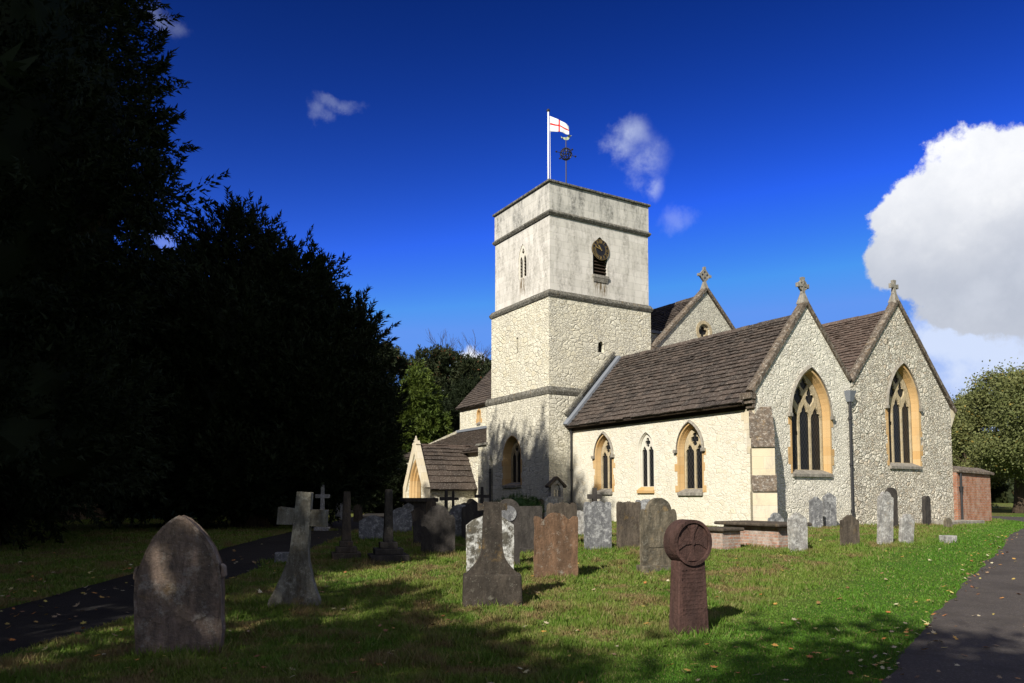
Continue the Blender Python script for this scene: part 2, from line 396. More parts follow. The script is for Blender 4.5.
def road(name, center, widths, mat, dz=.018, jit=.055):
    pts = resample([(x, y, w) for (x, y), w in zip(center, widths)], .35)
    L = []; Rr = []
    for i, p in enumerate(pts):
        a = pts[max(i-1, 0)]; b = pts[min(i+1, len(pts)-1)]; d = Vector((b.x-a.x, b.y-a.y)).normalized(); n = Vector((-d.y, d.x))
        j1 = jit*(mnoise.noise(Vector((p.x*1.3, p.y*1.3, 2)))*2 + mnoise.noise(Vector((p.x*5, p.y*5, 7)))); j2 = jit*(mnoise.noise(Vector((p.x*1.3, p.y*1.3, 9)))*2+ mnoise.noise(Vector((p.x*5, p.y*5, 17))))
        l = Vector((p.x, p.y)) + n*(p.z/2+j1); r = Vector((p.x, p.y)) - n*(p.z/2+j2); L.append(l); Rr.append(r)
    vs = []; K = 8
    for l, r in zip(L, Rr):
        for k in range(K+1):
            q = l.lerp(r, (0,.02,.15,.3,.5,.7,.85,.98,1)[k]); vs.append((q.x, q.y, zg(q.x, q.y) + dz - (.03 if k in (0, K) else 0)))
    fs = [(i*(K+1)+k, i*(K+1)+k+1, (i+1)*(K+1)+k+1, (i+1)*(K+1)+k) for i in range(len(L)-1) for k in range(K)]
    mb = MB(); mb.add(vs, fs); o = mb.build(name, mat, smooth=True, kind='structure')
    PATHS.append(([(p.x, p.y) for p in pts], [p.z for p in pts])); return o
# drive on the right: left edge runs from (875,683) to (1008,531), then bends left behind the outbuilding
dl = [ground_at(*p) for p in ((800,760),(875,683),(905,645),(940,607),(975,572),(1000,548),(1009,535))]
W = 3.6
def offs(pts, w):
    out = []
    for i, p in enumerate(pts):
        a = pts[max(i-1, 0)]; b = pts[min(i+1, len(pts)-1)]; d = Vector((b[0]-a[0], b[1]-a[1])).normalized()
        out.append((p[0]+d.y*w, p[1]-d.x*w))
    return out
dc = offs(dl, W/2)
dc += [(23.6, 31.5), (26.0, 38), (25, 46)]
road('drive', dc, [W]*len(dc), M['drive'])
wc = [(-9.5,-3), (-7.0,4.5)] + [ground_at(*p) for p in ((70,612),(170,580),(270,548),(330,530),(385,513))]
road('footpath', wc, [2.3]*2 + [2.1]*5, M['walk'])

# ------------------------------------------------------------------ the church (x = east, y = north, z up)
OX, OY = 8.67, 26.80
ANG = math.atan2(-.858671, .512527)
church = empty('parish_church', (OX, OY, G), ANG, label='old stone parish church with square tower and steep slate roofs', cat='church')
south = lambda y0: (lambda a, b, d: (a, y0-d, b))
east = lambda x0: (lambda a, b, d: (x0+d, a, b))
north = lambda y0: (lambda a, b, d: (a, y0+d, b))
west = lambda x0: (lambda a, b, d: (x0-d, a, b))

def arch(cx, sill, w, spring, apex, n=9):
    h = apex-spring; r = (w*w/4 + h*h)/w; tm = math.asin(min(1, h/r))
    pts = [(cx-w/2, sill), (cx+w/2, sill)]
    for i in range(n+1):
        t = tm*i/n; pts.append((cx+w/2-r+r*math.cos(t), spring+r*math.sin(t)))
    for i in range(n-1, -1, -1):
        t = tm*i/n; pts.append((cx-w/2+r-r*math.cos(t), spring+r*math.sin(t)))
    return pts
def ogee(cx, b, w, spring, apex, n=5):
    """light with a cusped, flame-shaped head"""
    pts = [(cx-w/2, b), (cx+w/2, b)]
    prof = [(1,0),(.98,.18),(.86,.36),(.60,.47),(.52,.5),(.56,.56),(.42,.7),(.2,.84),(0,1)]
    pts += [(cx+w/2*x, spring+(apex-spring)*y) for x, y in prof]
    pts += [(cx-w/2*x, spring+(apex-spring)*y) for x, y in prof[-2::-1]]
    return pts
def dagger(cx, cy, w, h, tilt=0., kind=0):
    base = [(0,-1),(.3,-.75),(.75,-.5),(1,-.12),(.86,.1),(.55,.16),(.5,.2),(.62,.3),(.5,.55),(.22,.82),(0,1)]
    if kind == 1: base = [(0,-1),(.45,-.9),(.62,-.62),(.42,-.42),(.5,-.36),(.9,-.4),(1,-.05),(.9,.3),(.5,.38),(.45,.44),(.55,.62),(.35,.9),(0,1)]
    pts = [(x, y) for x, y in base] + [(-x, y) for x, y in base[-2:0:-1]]
    c, s = math.cos(tilt), math.sin(tilt)
    return [(cx + (x*w/2)*c - (y*h/2)*s, cy + (x*w/2)*s + (y*h/2)*c) for x, y in pts]

def window(to3, cx, sill, w, spring, apex, lights, mat, fw=.07, depth=.24, band=.07, hood=True, sillm=None, parent=church, label=None):
    """window = splayed frame; sub-parts tracery, pane, sill, hood_mould.  returns the hole outline"""
    o = arch(cx, sill, w, spring, apex); k = (apex-spring)/w
    wi = w-2*fw; ia = spring + k*wi*1.02
    inner = arch(cx, sill+.1, wi, spring, ia)
    f = MB()
    f.loft([to3(a, b, .014) for a, b in o], [to3(a, b, -depth*.45) for a, b in arch(cx, sill+.03, w-fw*.7, spring, spring+k*(w-fw*.7))])
    m1 = arch(cx, sill+.03, w-fw*.7, spring, spring+k*(w-fw*.7)); m2 = arch(cx, sill+.05, w-fw*.95, spring, spring+k*(w-fw*.95))
    f.loft([to3(a, b, -depth*.45) for a, b in m1], [to3(a, b, -depth*.45) for a, b in m2])
    f.loft([to3(a, b, -depth*.45) for a, b in m2], [to3(a, b, -depth) for a, b in inner])
    ob = arch(cx, sill-.02, w+2*band, spring, spring+k*(w+2*band)*.99)
    # dressed jamb stones of uneven width
    jz = [(p[0] + (random.choice((0, .07)) if False else 0), p[1]) for p in ob]
    f.loft([to3(a, b, .014) for a, b in jz], [to3(a, b, .014) for a, b in o])
    f.loft([to3(a, b, -.02) for a, b in jz], [to3(a, b, .014) for a, b in jz])
    z = sill-.02
    while z < spring-.2:
        hgt = random.uniform(.22, .36)
        if random.random() < .55:
            for sg in (-1, 1):
                e = w/2+band; x0 = cx+sg*(e+.002); x1 = cx+sg*(e+random.uniform(.05, .16)); a0, a1 = min(x0, x1), max(x0, x1)
                f.plate([(a0, z+.01), (a1, z+.01), (a1, z+hgt-.01), (a0, z+hgt-.01)], [], to3, -.01, .013)
        z += hgt
    wo = f.build('window', mat, parent)
    if label: wo['label'] = label
    tr = MB(); mul = .085 if lights > 1 else .05
    holes = []
    b0 = sill+.14
    if lights == 1:
        holes.append(arch(cx, b0, wi-.08, spring, ia-.06))
    elif lights == 2:
        lw = (wi-3*mul)/2
        for sg in (-1, 1): holes.append(ogee(cx+sg*(lw+mul)/2, b0, lw, spring-.12*wi, spring+.2*wi))
        holes.append(dagger(cx, spring+.47*(ia-spring), wi*.36, (ia-spring)*.58, 0, 1))
    elif lights == 3:
        lw = (wi-4*mul)/3
        for sg in (-1, 0, 1): holes.append(ogee(cx+sg*(lw+mul), b0, lw, spring-.06*wi, spring+(.24 if sg == 0 else .19)*wi))
        hh = ia-spring
        for sg in (-1, 1): holes.append(dagger(cx+sg*wi*.16, spring+hh*.46, wi*.25, hh*.46, sg*.12))
        holes.append(dagger(cx, spring+hh*.76, wi*.22, hh*.32))
    tr.plate([(a, b) for a, b in inner], holes, to3, -depth-.11, -depth-.012)
    tr.build('tracery', M['tracery'] if mat is M['orange'] else mat, wo)
    p = MB(); p.plate(inner, [], to3, -depth-.13, -depth-.075, rim=False); p.build('pane', M['glass'], wo)
    s = MB(); a0, a1 = cx-w/2-.02, cx+w/2+.02
    s.add([to3(a0, sill-.14, -.05), to3(a1, sill-.14, -.05), to3(a1, sill-.14, .09), to3(a0, sill-.14, .09),
           to3(a0+.03, sill+.125, -depth), to3(a1-.03, sill+.125, -depth), to3(a1, sill-.03, .09), to3(a0, sill-.03, .09)],
          [(0,1,2,3),(4,5,6,7),(0,1,5,4),(1,2,6,5),(2,3,7,6),(3,0,4,7)])
    s.build('sill', sillm or M['sill'], wo)
    if hood:
        hm = MB(); A = arch(cx, sill, w+2*band-.02, spring, spring+k*(w+2*band-.02)); B = arch(cx, sill, w+2*band+.09, spring, spring+k*(w+2*band+.09))
        A, B = A[2:], B[2:]
        for (p0, p1, q0, q1) in zip(A[:-1], A[1:], B[:-1], B[1:]):
            hm.hexa([to3(*p0, -.01), to3(*p1, -.01), to3(*q1, -.01), to3(*q0, -.01)], [to3(*p0, .10), to3(*p1, .10), to3(*q1, .05), to3(*q0, .05)])
        for q in (B[0], B[-1]):
            hm.plate([(q[0]-.09, q[1]-.1), (q[0]+.07, q[1]-.1), (q[0]+.07, q[1]+.03), (q[0]-.09, q[1]+.03)], [], to3, -.01, .13)
        hm.build('hood_mould', M['sill'] if mat is M['orange'] else mat, wo)
    return o

E0 = -11.32
# --- south chapel: south wall and east gable
yS, zE = 0.0, 4.62
h = [window(south(0), -8.75, 1.36, 1.2, 2.98, 3.92, 2, M['orange']),
     window(south(0), -5.87, 1.42, 1.0, 3.1, 3.86, 2, M['paleframe'], fw=.05, depth=.1, band=.05, hood=False, sillm=M['orange'], label='pale narrow two-light window'),
     window(south(0), -3.25, 1.32, 1.3, 2.98, 3.98, 2, M['orange'])]
w = MB(); w.plate([(E0, -.4), (0, -.4), (0, zE+.25), (E0, zE+.25)], h, south(0), -.3, 0, back=False, rim=False)
w.build('chapel_south_wall', M['chapel'], church)
hL = window(east(0), 3.05, 2.02, 2.2, 4.2, 5.92, 3, M['orange'], fw=.07, depth=.27, band=.08)
w = MB(); w.plate([(0,-.4), (5.5,-.4), (5.5,5.62), (2.92,8.42), (0,4.95)], [hL], east(0), -.3, 0, back=False, rim=False)
w.build('chapel_east_wall', M['chapel_east'], church)
# --- chancel
hR = window(east(0), 8.98, 2.42, 2.15, 4.85, 6.62, 3, M['orange'], fw=.07, depth=.27, band=.08)
w = MB(); w.plate([(5.5,-.4), (12.5,-.4), (12.5,5.0), (8.78,9.22), (5.5,5.62)], [hR], east(.004), -.3, 0, back=False, rim=False)
w.build('chancel_east_wall', M['chancel_east'], church)
w = MB(); w.plate([(E0,-.4), (0,-.4), (0,5.0), (E0,5.0)], [], north(12.5), -.3, 0, back=False, rim=False)
w.build('chancel_north_wall', M['chancel_east'], church)

def slates(mb, p0, al, up, nrm, L, S, r0=.30, r1=.17, th=.035, wv=(.2,.5)):
    p0, al, up, nrm = map(Vector, (p0, al, up, nrm)); al.normalize(); up.normalize(); nrm.normalize()
    mb.add([p0-nrm*.02, p0+al*L-nrm*.02, p0+al*L+up*S-nrm*.02, p0+up*S-nrm*.02], [(0,1,2,3)])
    mb.add([p0-nrm*.1, p0+al*L-nrm*.1, p0+al*L-nrm*.02, p0-nrm*.02], [(0,1,2,3)])
    s = 0.0
    while s < S-.02:
        r = r0 + (r1-r0)*min(1, s/S); e = min(s+r*1.25, S)
        a = -random.uniform(0, .2)
        while a < L:
            wd = random.uniform(*wv)*(.75 + .5*(r-r1)/(max(r0-r1, .01))); b = min(a+wd, L); a0 = max(a, 0)
            if b-a0 > .03:
                j = random.uniform(-.03, .02); t1 = th*random.uniform(.8, 1.7); lift = random.uniform(0, .016)
                g = .006; js = [random.uniform(-.012, .012) for _ in range(4)]
                q = [p0+al*(a0+g)+up*(s+j+js[0]), p0+al*(b-g)+up*(s+j+js[1]), p0+al*(b-g)+up*e, p0+al*(a0+g)+up*e]
                lo = [q[0]+nrm*(.03+lift), q[1]+nrm*(.03+lift+js[2]), q[2]+nrm*.0, q[3]+nrm*.0]
                hi = [q[0]+nrm*(.03+lift+t1), q[1]+nrm*(.03+lift+t1+js[2]), q[2]+nrm*.02, q[3]+nrm*.02]
                mb.hexa(lo, hi)
            a = b
        s += r
def slope_roof(name, x0, x1, yb, zb, yt, zt, mat, **k):
    """roof slope whose eave and ridge run east-west"""
    mb = MB(); dy, dz = yt-yb, zt-zb; S = math.hypot(dy, dz)
    nr = Vector((0, -dz, dy))/S
    if nr.z < 0: nr = -nr
    slates(mb, (x0, yb, zb), (1,0,0), (0, dy, dz), nr, x1-x0, S, **k)
    return mb.build(name, mat, church)
def ridge(x0, x1, y, z, mat=M['slate'], parent=church):
    mb = MB(); x = x0
    while x < x1:
        e = min(x+.45, x1); j = random.uniform(-.012, .012)
        mb.hexa([(x+.004,y-.15,z-.13+j),(x+.004,y+.15,z-.13+j),(x+.004,y+.04,z+.06+j),(x+.004,y-.04,z+.06+j)], [(e-.004,y-.15,z-.13+j),(e-.004,y+.15,z-.13+j),(e-.004,y+.04,z+.06+j),(e-.004,y-.04,z+.06+j)]); x = e
    return mb.build('ridge_tiles', mat, parent)
r1 = slope_roof('chapel_roof', E0+.02, -.24, -.34, 4.48, 2.95, 8.08, M['slate']); ridge(E0+.02, -.34, 2.95, 8.12, parent=r1)
slope_roof('chapel_roof', E0+.02, -.24, 5.5, 5.42, 2.95, 8.08, M['slate'])
r2 = slope_roof('chancel_roof', E0+.02, -.24, 5.5, 5.42, 8.9, 9.0, M['slate_r'], r0=.22, r1=.16, wv=(.16,.3)); ridge(E0+.02, -.34, 8.9, 9.04, M['slate_r'], parent=r2)
slope_roof('chancel_roof', E0+.02, -.24, 12.75, 4.9, 8.9, 9.0, M['slate_r'])

def cop_run(mb, x0, x1, p, q, th=.16, over=.02):
    """coping slabs along a gable slope from p to q (y, z)"""
    p = Vector(p); q = Vector(q); L = (q-p).length; d = (q-p)/L; n = Vector((-d.y, d.x))
    if n.y < 0: n = -n
    s = 0
    while s < L-.01:
        e = min(s+random.uniform(.5, .85), L); a = p+d*(s+.004); b = p+d*(e-.004); j = random.uniform(-.008, .008)
        pr = [(x0, *(a-n*.05)), (x1, *(a-n*.05)), (x1, *(a+n*(th*.7+j))), ((x0+x1)/2, *(a+n*(th+j))), (x0, *(a+n*(th*.7+j)))]
        qr = [(x0, *(b-n*.05)), (x1, *(b-n*.05)), (x1, *(b+n*(th*.7+j))), ((x0+x1)/2, *(b+n*(th+j))), (x0, *(b+n*(th*.7+j)))]
        mb.hexa(pr, qr); s = e
c = MB()
cop_run(c, -.26, .08, (-.12, 4.86), (2.92, 8.48)); cop_run(c, -.26, .08, (5.42, 5.72), (2.92, 8.48))
c.box((-.38,-.34,4.62), (.1,.0,4.84)); c.box((-.34,-.24,4.46), (.06,.0,4.618)); c.box((-.3,-.12,4.3),(.04,-.0,4.458))
c.build('gable_coping', M['coping'], church, bevel=.012)
c = MB()
cop_run(c, -.26, .08, (5.58, 5.68), (8.78, 9.32)); cop_run(c, -.26, .08, (12.85, 4.86), (8.78, 9.32))
c.build('gable_coping', M['coping'], church, bevel=.012)
c = MB(); c.hexa([(-.34,12.5,4.2),(.0,12.5,4.2),(.0,12.55,4.2),(-.34,12.55,4.2)], [(-.34,12.5,5.0),(.0,12.5,5.0),(.0,12.93,4.86),(-.34,12.93,4.86)])
c.build('kneeler', M['quoin'], church)
c = MB(); c.box((-.5,-.012,3.55),(-.002,.002,4.5)); c.box((-.38,-.016,2.7),(-.002,.0,3.54)); c.box((-.62,-.012,3.9),(-.51,.002,4.2))
c.build('corner_quoin', M['quoin'], church)
# soffit/gutter board in the shade of the chapel eave
c = MB(); c.box((E0+.02,-.3,4.42),(-.36,.0,4.47)); c.box((E0+.02,-.05,4.28),(-.4,-.004,4.418)); c.build('eaves_board', M['wood'], church)
# little putlog dots under the eave
def finial(name, y, z, x, kind, s=1.0):
    mb = MB()
    mb.hexa([(x-.17,y-.2,z-.12),(x+.17,y-.2,z-.12),(x+.17,y+.2,z-.12),(x-.17,y+.2,z-.12)], [(x-.08,y-.07,z+.34*s),(x+.08,y-.07,z+.34*s),(x+.08,y+.07,z+.34*s),(x-.08,y+.07,z+.34*s)])
    zc = z+.34*s+.36*s
    if kind == 'wheel':
        n = 16
        ring = [(y+.26*s*math.cos(2*PI*i/n), zc+.26*s*math.sin(2*PI*i/n)) for i in range(n)]; inr = [(y+.18*s*math.cos(2*PI*i/n), zc+.18*s*math.sin(2*PI*i/n)) for i in range(n)]
        mb.plate(ring, [inr], east(x), -.05, .05)
        for a in range(4):
            t = a*PI/2; d = Vector((math.cos(t), math.sin(t))); m = Vector((-d.y, d.x))
            q = [Vector((y, zc))+d*.02+m*.035, Vector((y, zc))+d*.02-m*.035, Vector((y, zc))+d*.38*s-m*.085, Vector((y, zc))+d*.38*s+m*.085]
            mb.plate([tuple(k) for k in q], [], east(x), -.062, .062)
    elif kind == 'plain':
        for a in range(4):
            t = a*PI/2; d = Vector((math.cos(t), math.sin(t))); m = Vector((-d.y, d.x)); L = .3*s if a != 3 else .4*s
            q = [Vector((y, zc))+m*.05, Vector((y, zc))-m*.05, Vector((y, zc))+d*L-m*.1, Vector((y, zc))+d*L+m*.1]
            mb.plate([tuple(k) for k in q], [], east(x), -.06-.001*a, .06+.001*a)
    else:
        o = .42*s; mb.plate([(y, zc-o), (y+o, zc), (y, zc+o), (y-o, zc)], [[(y+a, zc+b-.1*s) , (y+a+.09*s, zc+b), (y+a, zc+b+.1*s), (y+a-.09*s, zc+b)] for a, b in ((.17*s,0),(-.17*s,0),(0,.17*s),(0,-.17*s))], east(x), -.06, .06)
        for a, b in ((o,0),(-o,0),(0,o),(0,-o)): mb.plate([(y+a-.07, zc+b-.07), (y+a+.07, zc+b-.07), (y+a+.07, zc+b+.07), (y+a-.07, zc+b+.07)], [], east(x), -.07, .07)
    return mb.build(name, M['sill'], church, bevel=.01)
finial('gable_cross', 2.92, 8.6, -.12, 'wheel', .85)
finial('gable_cross', 8.78, 9.42, -.12, 'plain', .85)
# --- diagonal buttress at the south-east corner
dv = Vector((1,-1,0)).normalized(); sv = Vector((1,1,0)).normalized()
def btr(mb, prof, w0):
    for (a, b, zz0, zz1t, zz1b) in prof: pass
def bt_block(mb, d1, z0, z1, hw):
    ps = [dv*(-.35)-sv*hw, dv*d1-sv*hw, dv*d1+sv*hw, dv*(-.35)+sv*hw]
    mb.hexa([(p.x, p.y, z0) for p in ps], [(p.x, p.y, z1) for p in ps])
def bt_slope(mb, d0, d1, z0, z1, hw):
    """weathering: slopes from height z1 at d0 down to z0 at d1"""
    f = [dv*d0-sv*hw, dv*d1-sv*hw, dv*d1+sv*hw, dv*d0+sv*hw]
    mb.hexa([(p.x, p.y, z0-.05) for p in f], [(f[0].x, f[0].y, z1), (f[1].x, f[1].y, z0), (f[2].x, f[2].y, z0), (f[3].x, f[3].y, z1)])
bsh = sv*.2
b = MB(); bt_block(b, 1.12, -.4, 1.32, .40); bt_block(b, .84, 1.32, 2.86, .38)
bo = b.build('buttress', M['quoin'], church, bevel=.012); bo.location = bsh
for (d0, d1, z0, z1, hw, nn_) in ((.80, 1.15, 1.38, 1.92, .41, 2), (-.2, .87, 2.91, 4.35, .40, 4)):
    b = MB()
    for k in range(nn_):
        ta, tb = k/nn_, (k+1)/nn_
        bt_slope(b, d0+(d1-d0)*(1-tb), d0+(d1-d0)*(1-ta)+.03, z0+(z1-z0)*ta-.02, z0+(z1-z0)*tb+.02, hw+random.uniform(-.02,.015))
    w_o = b.build('weathering', M['coping'], bo, bevel=.012)
# --- rainwater pipes
def pipe(name, x, y, z0, z1, hopper=False, r=.05, mat=None):
    p = MB(); p.tube([(x,y,z0),(x,y,z1)], r, 8)
    z = z0+.6
    while z < z1: p.lathe([(r*1.5,-.04),(r*1.5,.04)], (x,y,z), 8); z += 1.8
    o = p.build(name, mat or M['iron'], church)
    if hopper:
        q = MB(); q.hexa([(x-.08,y-.08,z1-.15),(x+.08,y-.08,z1-.15),(x+.08,y+.08,z1-.15),(x-.08,y+.08,z1-.15)], [(x-.16,y-.2,z1+.28),(x+.18,y-.2,z1+.28),(x+.18,y+.2,z1+.28),(x-.16,y+.2,z1+.28)])
        q.build('hopper', M['lead'], o)
    return o
pipe('downpipe', .1, 5.28, 0, 5.0, True, .055)
pipe('downpipe', E0+.16, -.1, 0, 4.45)
# --- nave
w = MB()
ns = [window(south(5.3), -30.6, 6.55, .5, 7.2, 7.5, 1, M['orange'], fw=.08, depth=.15, band=.1, hood=False)]
w.plate([(-33.7, 5.6), (-17.2, 5.6), (-17.2, 8.1), (-33.7, 8.1)], ns, south(5.3), -.3, 0, back=False, rim=False)
w.build('nave_south_wall', M['tower_low'], church)
w = MB(); w.plate([(5.3,-.4),(13.1,-.4),(13.1,8.1),(9.2,12.4),(5.3,8.1)], [], west(-33.7), -.3, 0, back=False, rim=False); w.build('nave_west_wall', M['tower_low'], church)
w = MB(); w.plate([(-33.7,-.4),(E0,-.4),(E0,8.1),(-33.7,8.1)], [], north(13.1), -.3, 0, back=False, rim=False); w.build('nave_north_wall', M['tower_low'], church)
n = 20; rose = [(8.98+.42*math.cos(2*PI*i/n), 10.2+.42*math.sin(2*PI*i/n)) for i in range(n)]
w = MB(); w.plate([(5.25,5.4),(13.1,5.4),(13.1,8.6),(9.2,12.45),(5.25,8.9)], [rose], east(E0+.03), -.3, 0, back=False, rim=False)
w.build('nave_east_wall', M['nave_east'], church)
ro = MB(); ring = [(8.98+.6*math.cos(2*PI*i/n), 10.2+.6*math.sin(2*PI*i/n)) for i in range(n)]; ro.plate(ring, [rose], east(E0+.03), -.01, .03)
quat = []
for i in range(48):
    t = 2*PI*i/48; rr = .2+.13*abs(math.cos(2*t)); quat.append((8.98+rr*math.cos(t), 10.2+rr*math.sin(t)))
ro.plate([(8.98+.43*math.cos(2*PI*i/n), 10.2+.43*math.sin(2*PI*i/n)) for i in range(n)], [quat], east(E0+.03), -.2, -.1)
rw = ro.build('round_window', M['tracery'], church, label='small round quatrefoil window high in the nave gable')
p = MB(); p.plate(rose, [], east(E0), -.2, -.17, rim=False); p.build('pane', M['glass'], rw)
r3 = slope_roof('nave_roof', -33.9, E0-.3, 5.0, 7.85, 9.2, 12.3, M['slate_d']); ridge(-33.9, E0-.3, 9.2, 12.34, M['slate_d'], parent=r3)
slope_roof('nave_roof', -33.9, E0-.3, 13.4, 7.85, 9.2, 12.3, M['slate_d'])
c = MB(); cop_run(c, E0-.33, E0+.14, (5.3, 8.92), (9.2, 12.6)); cop_run(c, E0-.33, E0+.14, (13.1, 8.7), (9.2, 12.6)); c.build('gable_coping', M['coping'], church, bevel=.012)
c = MB(); c.box((E0-.3,5.18,8.5),(E0+.12,5.6,8.95)); c.build('kneeler', M['coping'], church)
finial('gable_cross', 9.2, 12.7, E0-.1, 'lattice', 1.0)
c = MB(); c.box((-12.9,5.9,8.4),(-12.2,6.6,9.95)); k = c.build('chimney', M['tower_low'], church)
c = MB(); c.box((-13.0,5.8,9.95),(-12.1,6.7,10.1)); c.build('chimney_cap', M['lead'], k)
# --- south aisle west of the tower
w = MB(); w.plate([(-33.7,-.4),(-17.4,-.4),(-17.4,4.0),(-33.7,4.0)], [], south(.3), -.3, 0, back=False, rim=False); w.build('aisle_south_wall', M['tower_low'], church)
w = MB(); w.plate([(.3,-.4),(5.3,-.4),(5.3,6.3),(.3,4.0)], [], west(-33.7), -.3, 0, back=False, rim=False); w.build('aisle_west_wall', M['tower_low'], church)
slope_roof('aisle_roof', -33.9, -17.1, -.05, 3.85, 5.28, 6.0, M['slate_d'])
c = MB(); c.box((-33.8,5.0,6.02),(-17.1,5.296,6.2)); c.build('lead_flashing', M['lead'], church)
# --- porch
px0, px1 = -24.55, -21.8; pc = (px0+px1)/2
P = south(-3.0)
w = MB(); po = arch(pc, -.3, 1.75, 1.55, 3.35)
w.plate([(px0,-.4),(px1,-.4),(px1,1.7),(pc,4.2),(px0,1.7)], [po], P if False else south(-3.0), -.3, 0, back=False, rim=False)
for x in (px0, px1): w.add([(x,-3,-.4),(x,.3,-.4),(x,.3,1.8),(x,-3,1.8)], [(0,1,2,3)])
pw = w.build('porch', M['tower_low'], church, label='south porch with pale gable and ochre arch')
f = MB()
k = 1.8/1.75
def ar(wd, dz=0): return arch(pc, -.3, wd, 1.55, 1.55+k*wd)
for (wa, da, wb, db) in ((1.75,.02,1.62,-.05),(1.62,-.05,1.56,-.16),(1.56,-.16,1.42,-.2),(1.42,-.2,1.36,-.32),(1.36,-.32,1.22,-.36),(1.22,-.36,1.15,-.6)):
    f.loft([south(-3)(a, b, da) for a, b in ar(wa)], [south(-3)(a, b, db) for a, b in ar(wb)])
f.build('arch', M['orange'], pw)
f = MB(); f.plate(ar(1.2), [], south(-3), -.75, -.65, rim=False); f.build('door', M['wood'], pw)
f = MB()   # pale stone gable coping, rising to a point, with footstones
for sg in (-1, 1):
    p = Vector((pc, 4.42)); q = Vector((pc+sg*1.58, 1.6)); d = (q-p).normalized(); nn = Vector((-d.y, d.x))*(-sg)
    if nn.y < 0: nn = -nn
    a = [p-nn*.34, q-nn*.34, q+nn*.1, p+nn*.1]
    f.hexa([south(-3)(t.x, t.y, -.22-.002*sg) for t in a], [south(-3)(t.x, t.y, .1+.002*sg) for t in a])
    f.box((pc+sg*1.45-.15, -3.12, .9), (pc+sg*1.45+.15, -2.75, 1.68))
f.hexa([(pc-.1,-3.1,4.3),(pc+.1,-3.1,4.3),(pc+.1,-2.85,4.3),(pc-.1,-2.85,4.3)], [(pc-.02,-3.0,4.75),(pc+.02,-3.0,4.75),(pc+.02,-2.96,4.75),(pc-.02,-2.96,4.75)])
f.build('gable_coping', M['quoin'], pw, bevel=.01)
mb = MB(); S = math.hypot(1.66, 2.72)
slates(mb, (px1+.28, -2.78, 1.5), (0,1,0), (-1.66,0,2.72), (2.72,0,1.66), 4.6, S, r0=.5, r1=.2, th=.05, wv=(.3,.9))
slates(mb, (px0-.28, -2.78, 1.5), (0,1,0), (1.66,0,2.72), (-2.72,0,1.66), 4.6, S, r0=.5, r1=.2, th=.05, wv=(.3,.9))
mb.build('porch_roof', M['slate_d'], pw)
mb = MB(); mb.hexa([(pc-.14,-2.78,4.08),(pc+.14,-2.78,4.08),(pc+.04,-2.78,4.28),(pc-.04,-2.78,4.28)], [(pc-.14,1.8,4.08),(pc+.14,1.8,4.08),(pc+.04,1.8,4.28),(pc-.04,1.8,4.28)])
mb.build('ridge_tiles', M['slate_r'], pw)

# --- tower
TW0, TW1 = -17.45, -11.32
t1 = MB()
hs = window(south(-1.3), -14.75, 1.72, 1.75, 3.2, 4.25, 3, M['orange'], fw=.1, depth=.42, band=.03, hood=False)
lan = arch(-16.95, .2, .42, 2.7, 3.4)
t1.plate([(TW0-.05,-.4),(TW1+.02,-.4),(TW1+.02,6.2),(TW0+.05,6.2)], [hs, lan], south(-1.3), -.35, 0, back=False, rim=False)
t1.plate([(-1.3,-.4),(5.25,-.4),(5.25,6.2),(-1.3,6.2)], [], east(TW1+.02), -.3, 0, back=False, rim=False)
t1.plate([(-1.3,-.4),(5.25,-.4),(5.25,6.2),(-1.3,6.2)], [], west(TW0), -.3, 0, back=False, rim=False)
tw = t1.build('tower', M['tower_foot'], church, label='square west tower, lowest stage of weathered rubble')
p = MB(); p.plate(lan, [], south(-1.3), -.4, -.3, rim=False); p.build('lancet', M['dark'], tw)
t2 = MB(); sl = [(-14.38, 8.5), (-14.22, 8.5), (-14.22, 9.25), (-14.3, 9.35), (-14.38, 9.25)]; hole = [(1.72,8.35),(2.08,8.35),(2.08,8.75),(1.98,8.92),(1.82,8.92),(1.72,8.75)]
t2.plate([(-17.05,6.2),(-11.36,6.2),(-11.36,10.95),(-17.05,10.95)], [sl], south(-1.23), -.25, 0, back=False, rim=False)
t2.plate([(-1.23,6.2),(5.2,6.2),(5.2,10.95),(-1.23,10.95)], [hole], east(-11.36), -.25, 0, back=False, rim=False)
t2.plate([(-1.23,6.2),(5.2,6.2),(5.2,10.95),(-1.23,10.95)], [], west(-17.05), -.25, 0, back=False, rim=False)
t2.plate([(-17.05,6.2),(-11.36,6.2),(-11.36,10.95),(-17.05,10.95)], [], north(5.2), -.25, 0, back=False, rim=False)
t2.build('middle_stage', M['tower_low'], tw)
p = MB(); p.plate(sl, [], south(-1.23), -.25, -.2, rim=False); p.build('slit_opening', M['dark'], tw)
p = MB(); p.plate(hole, [], east(-11.36), -.25, -.2, rim=False); p.build('small_opening', M['dark'], tw)
t3 = MB(); x0, x1, y0, y1 = -16.8, -11.42, -1.14, 5.12
ck = arch(1.93, 12.3, .92, 13.45, 14.3); bl = arch(-13.95, 12.35, .8, 13.3, 14.15)
t3.plate([(x0,10.95),(x1,10.95),(x1,15),(x0,15)], [bl], south(y0), -.3, 0, back=False, rim=False)
t3.plate([(y0,10.95),(y1,10.95),(y1,15),(y0,15)], [ck], east(x1), -.3, 0, back=False, rim=False)
t3.plate([(y0,10.95),(y1,10.95),(y1,15),(y0,15)], [], west(x0), -.3, 0, back=False, rim=False)
t3.plate([(x0,10.95),(x1,10.95),(x1,15),(x0,15)], [], north(y1), -.3, 0, back=False, rim=False)
t3.build('belfry_stage', M['ashlar'], tw)
t4 = MB(); t4.box((x0-.03,y0-.03,15.05),(x1+.03,y1+.03,15.9))
q = .32
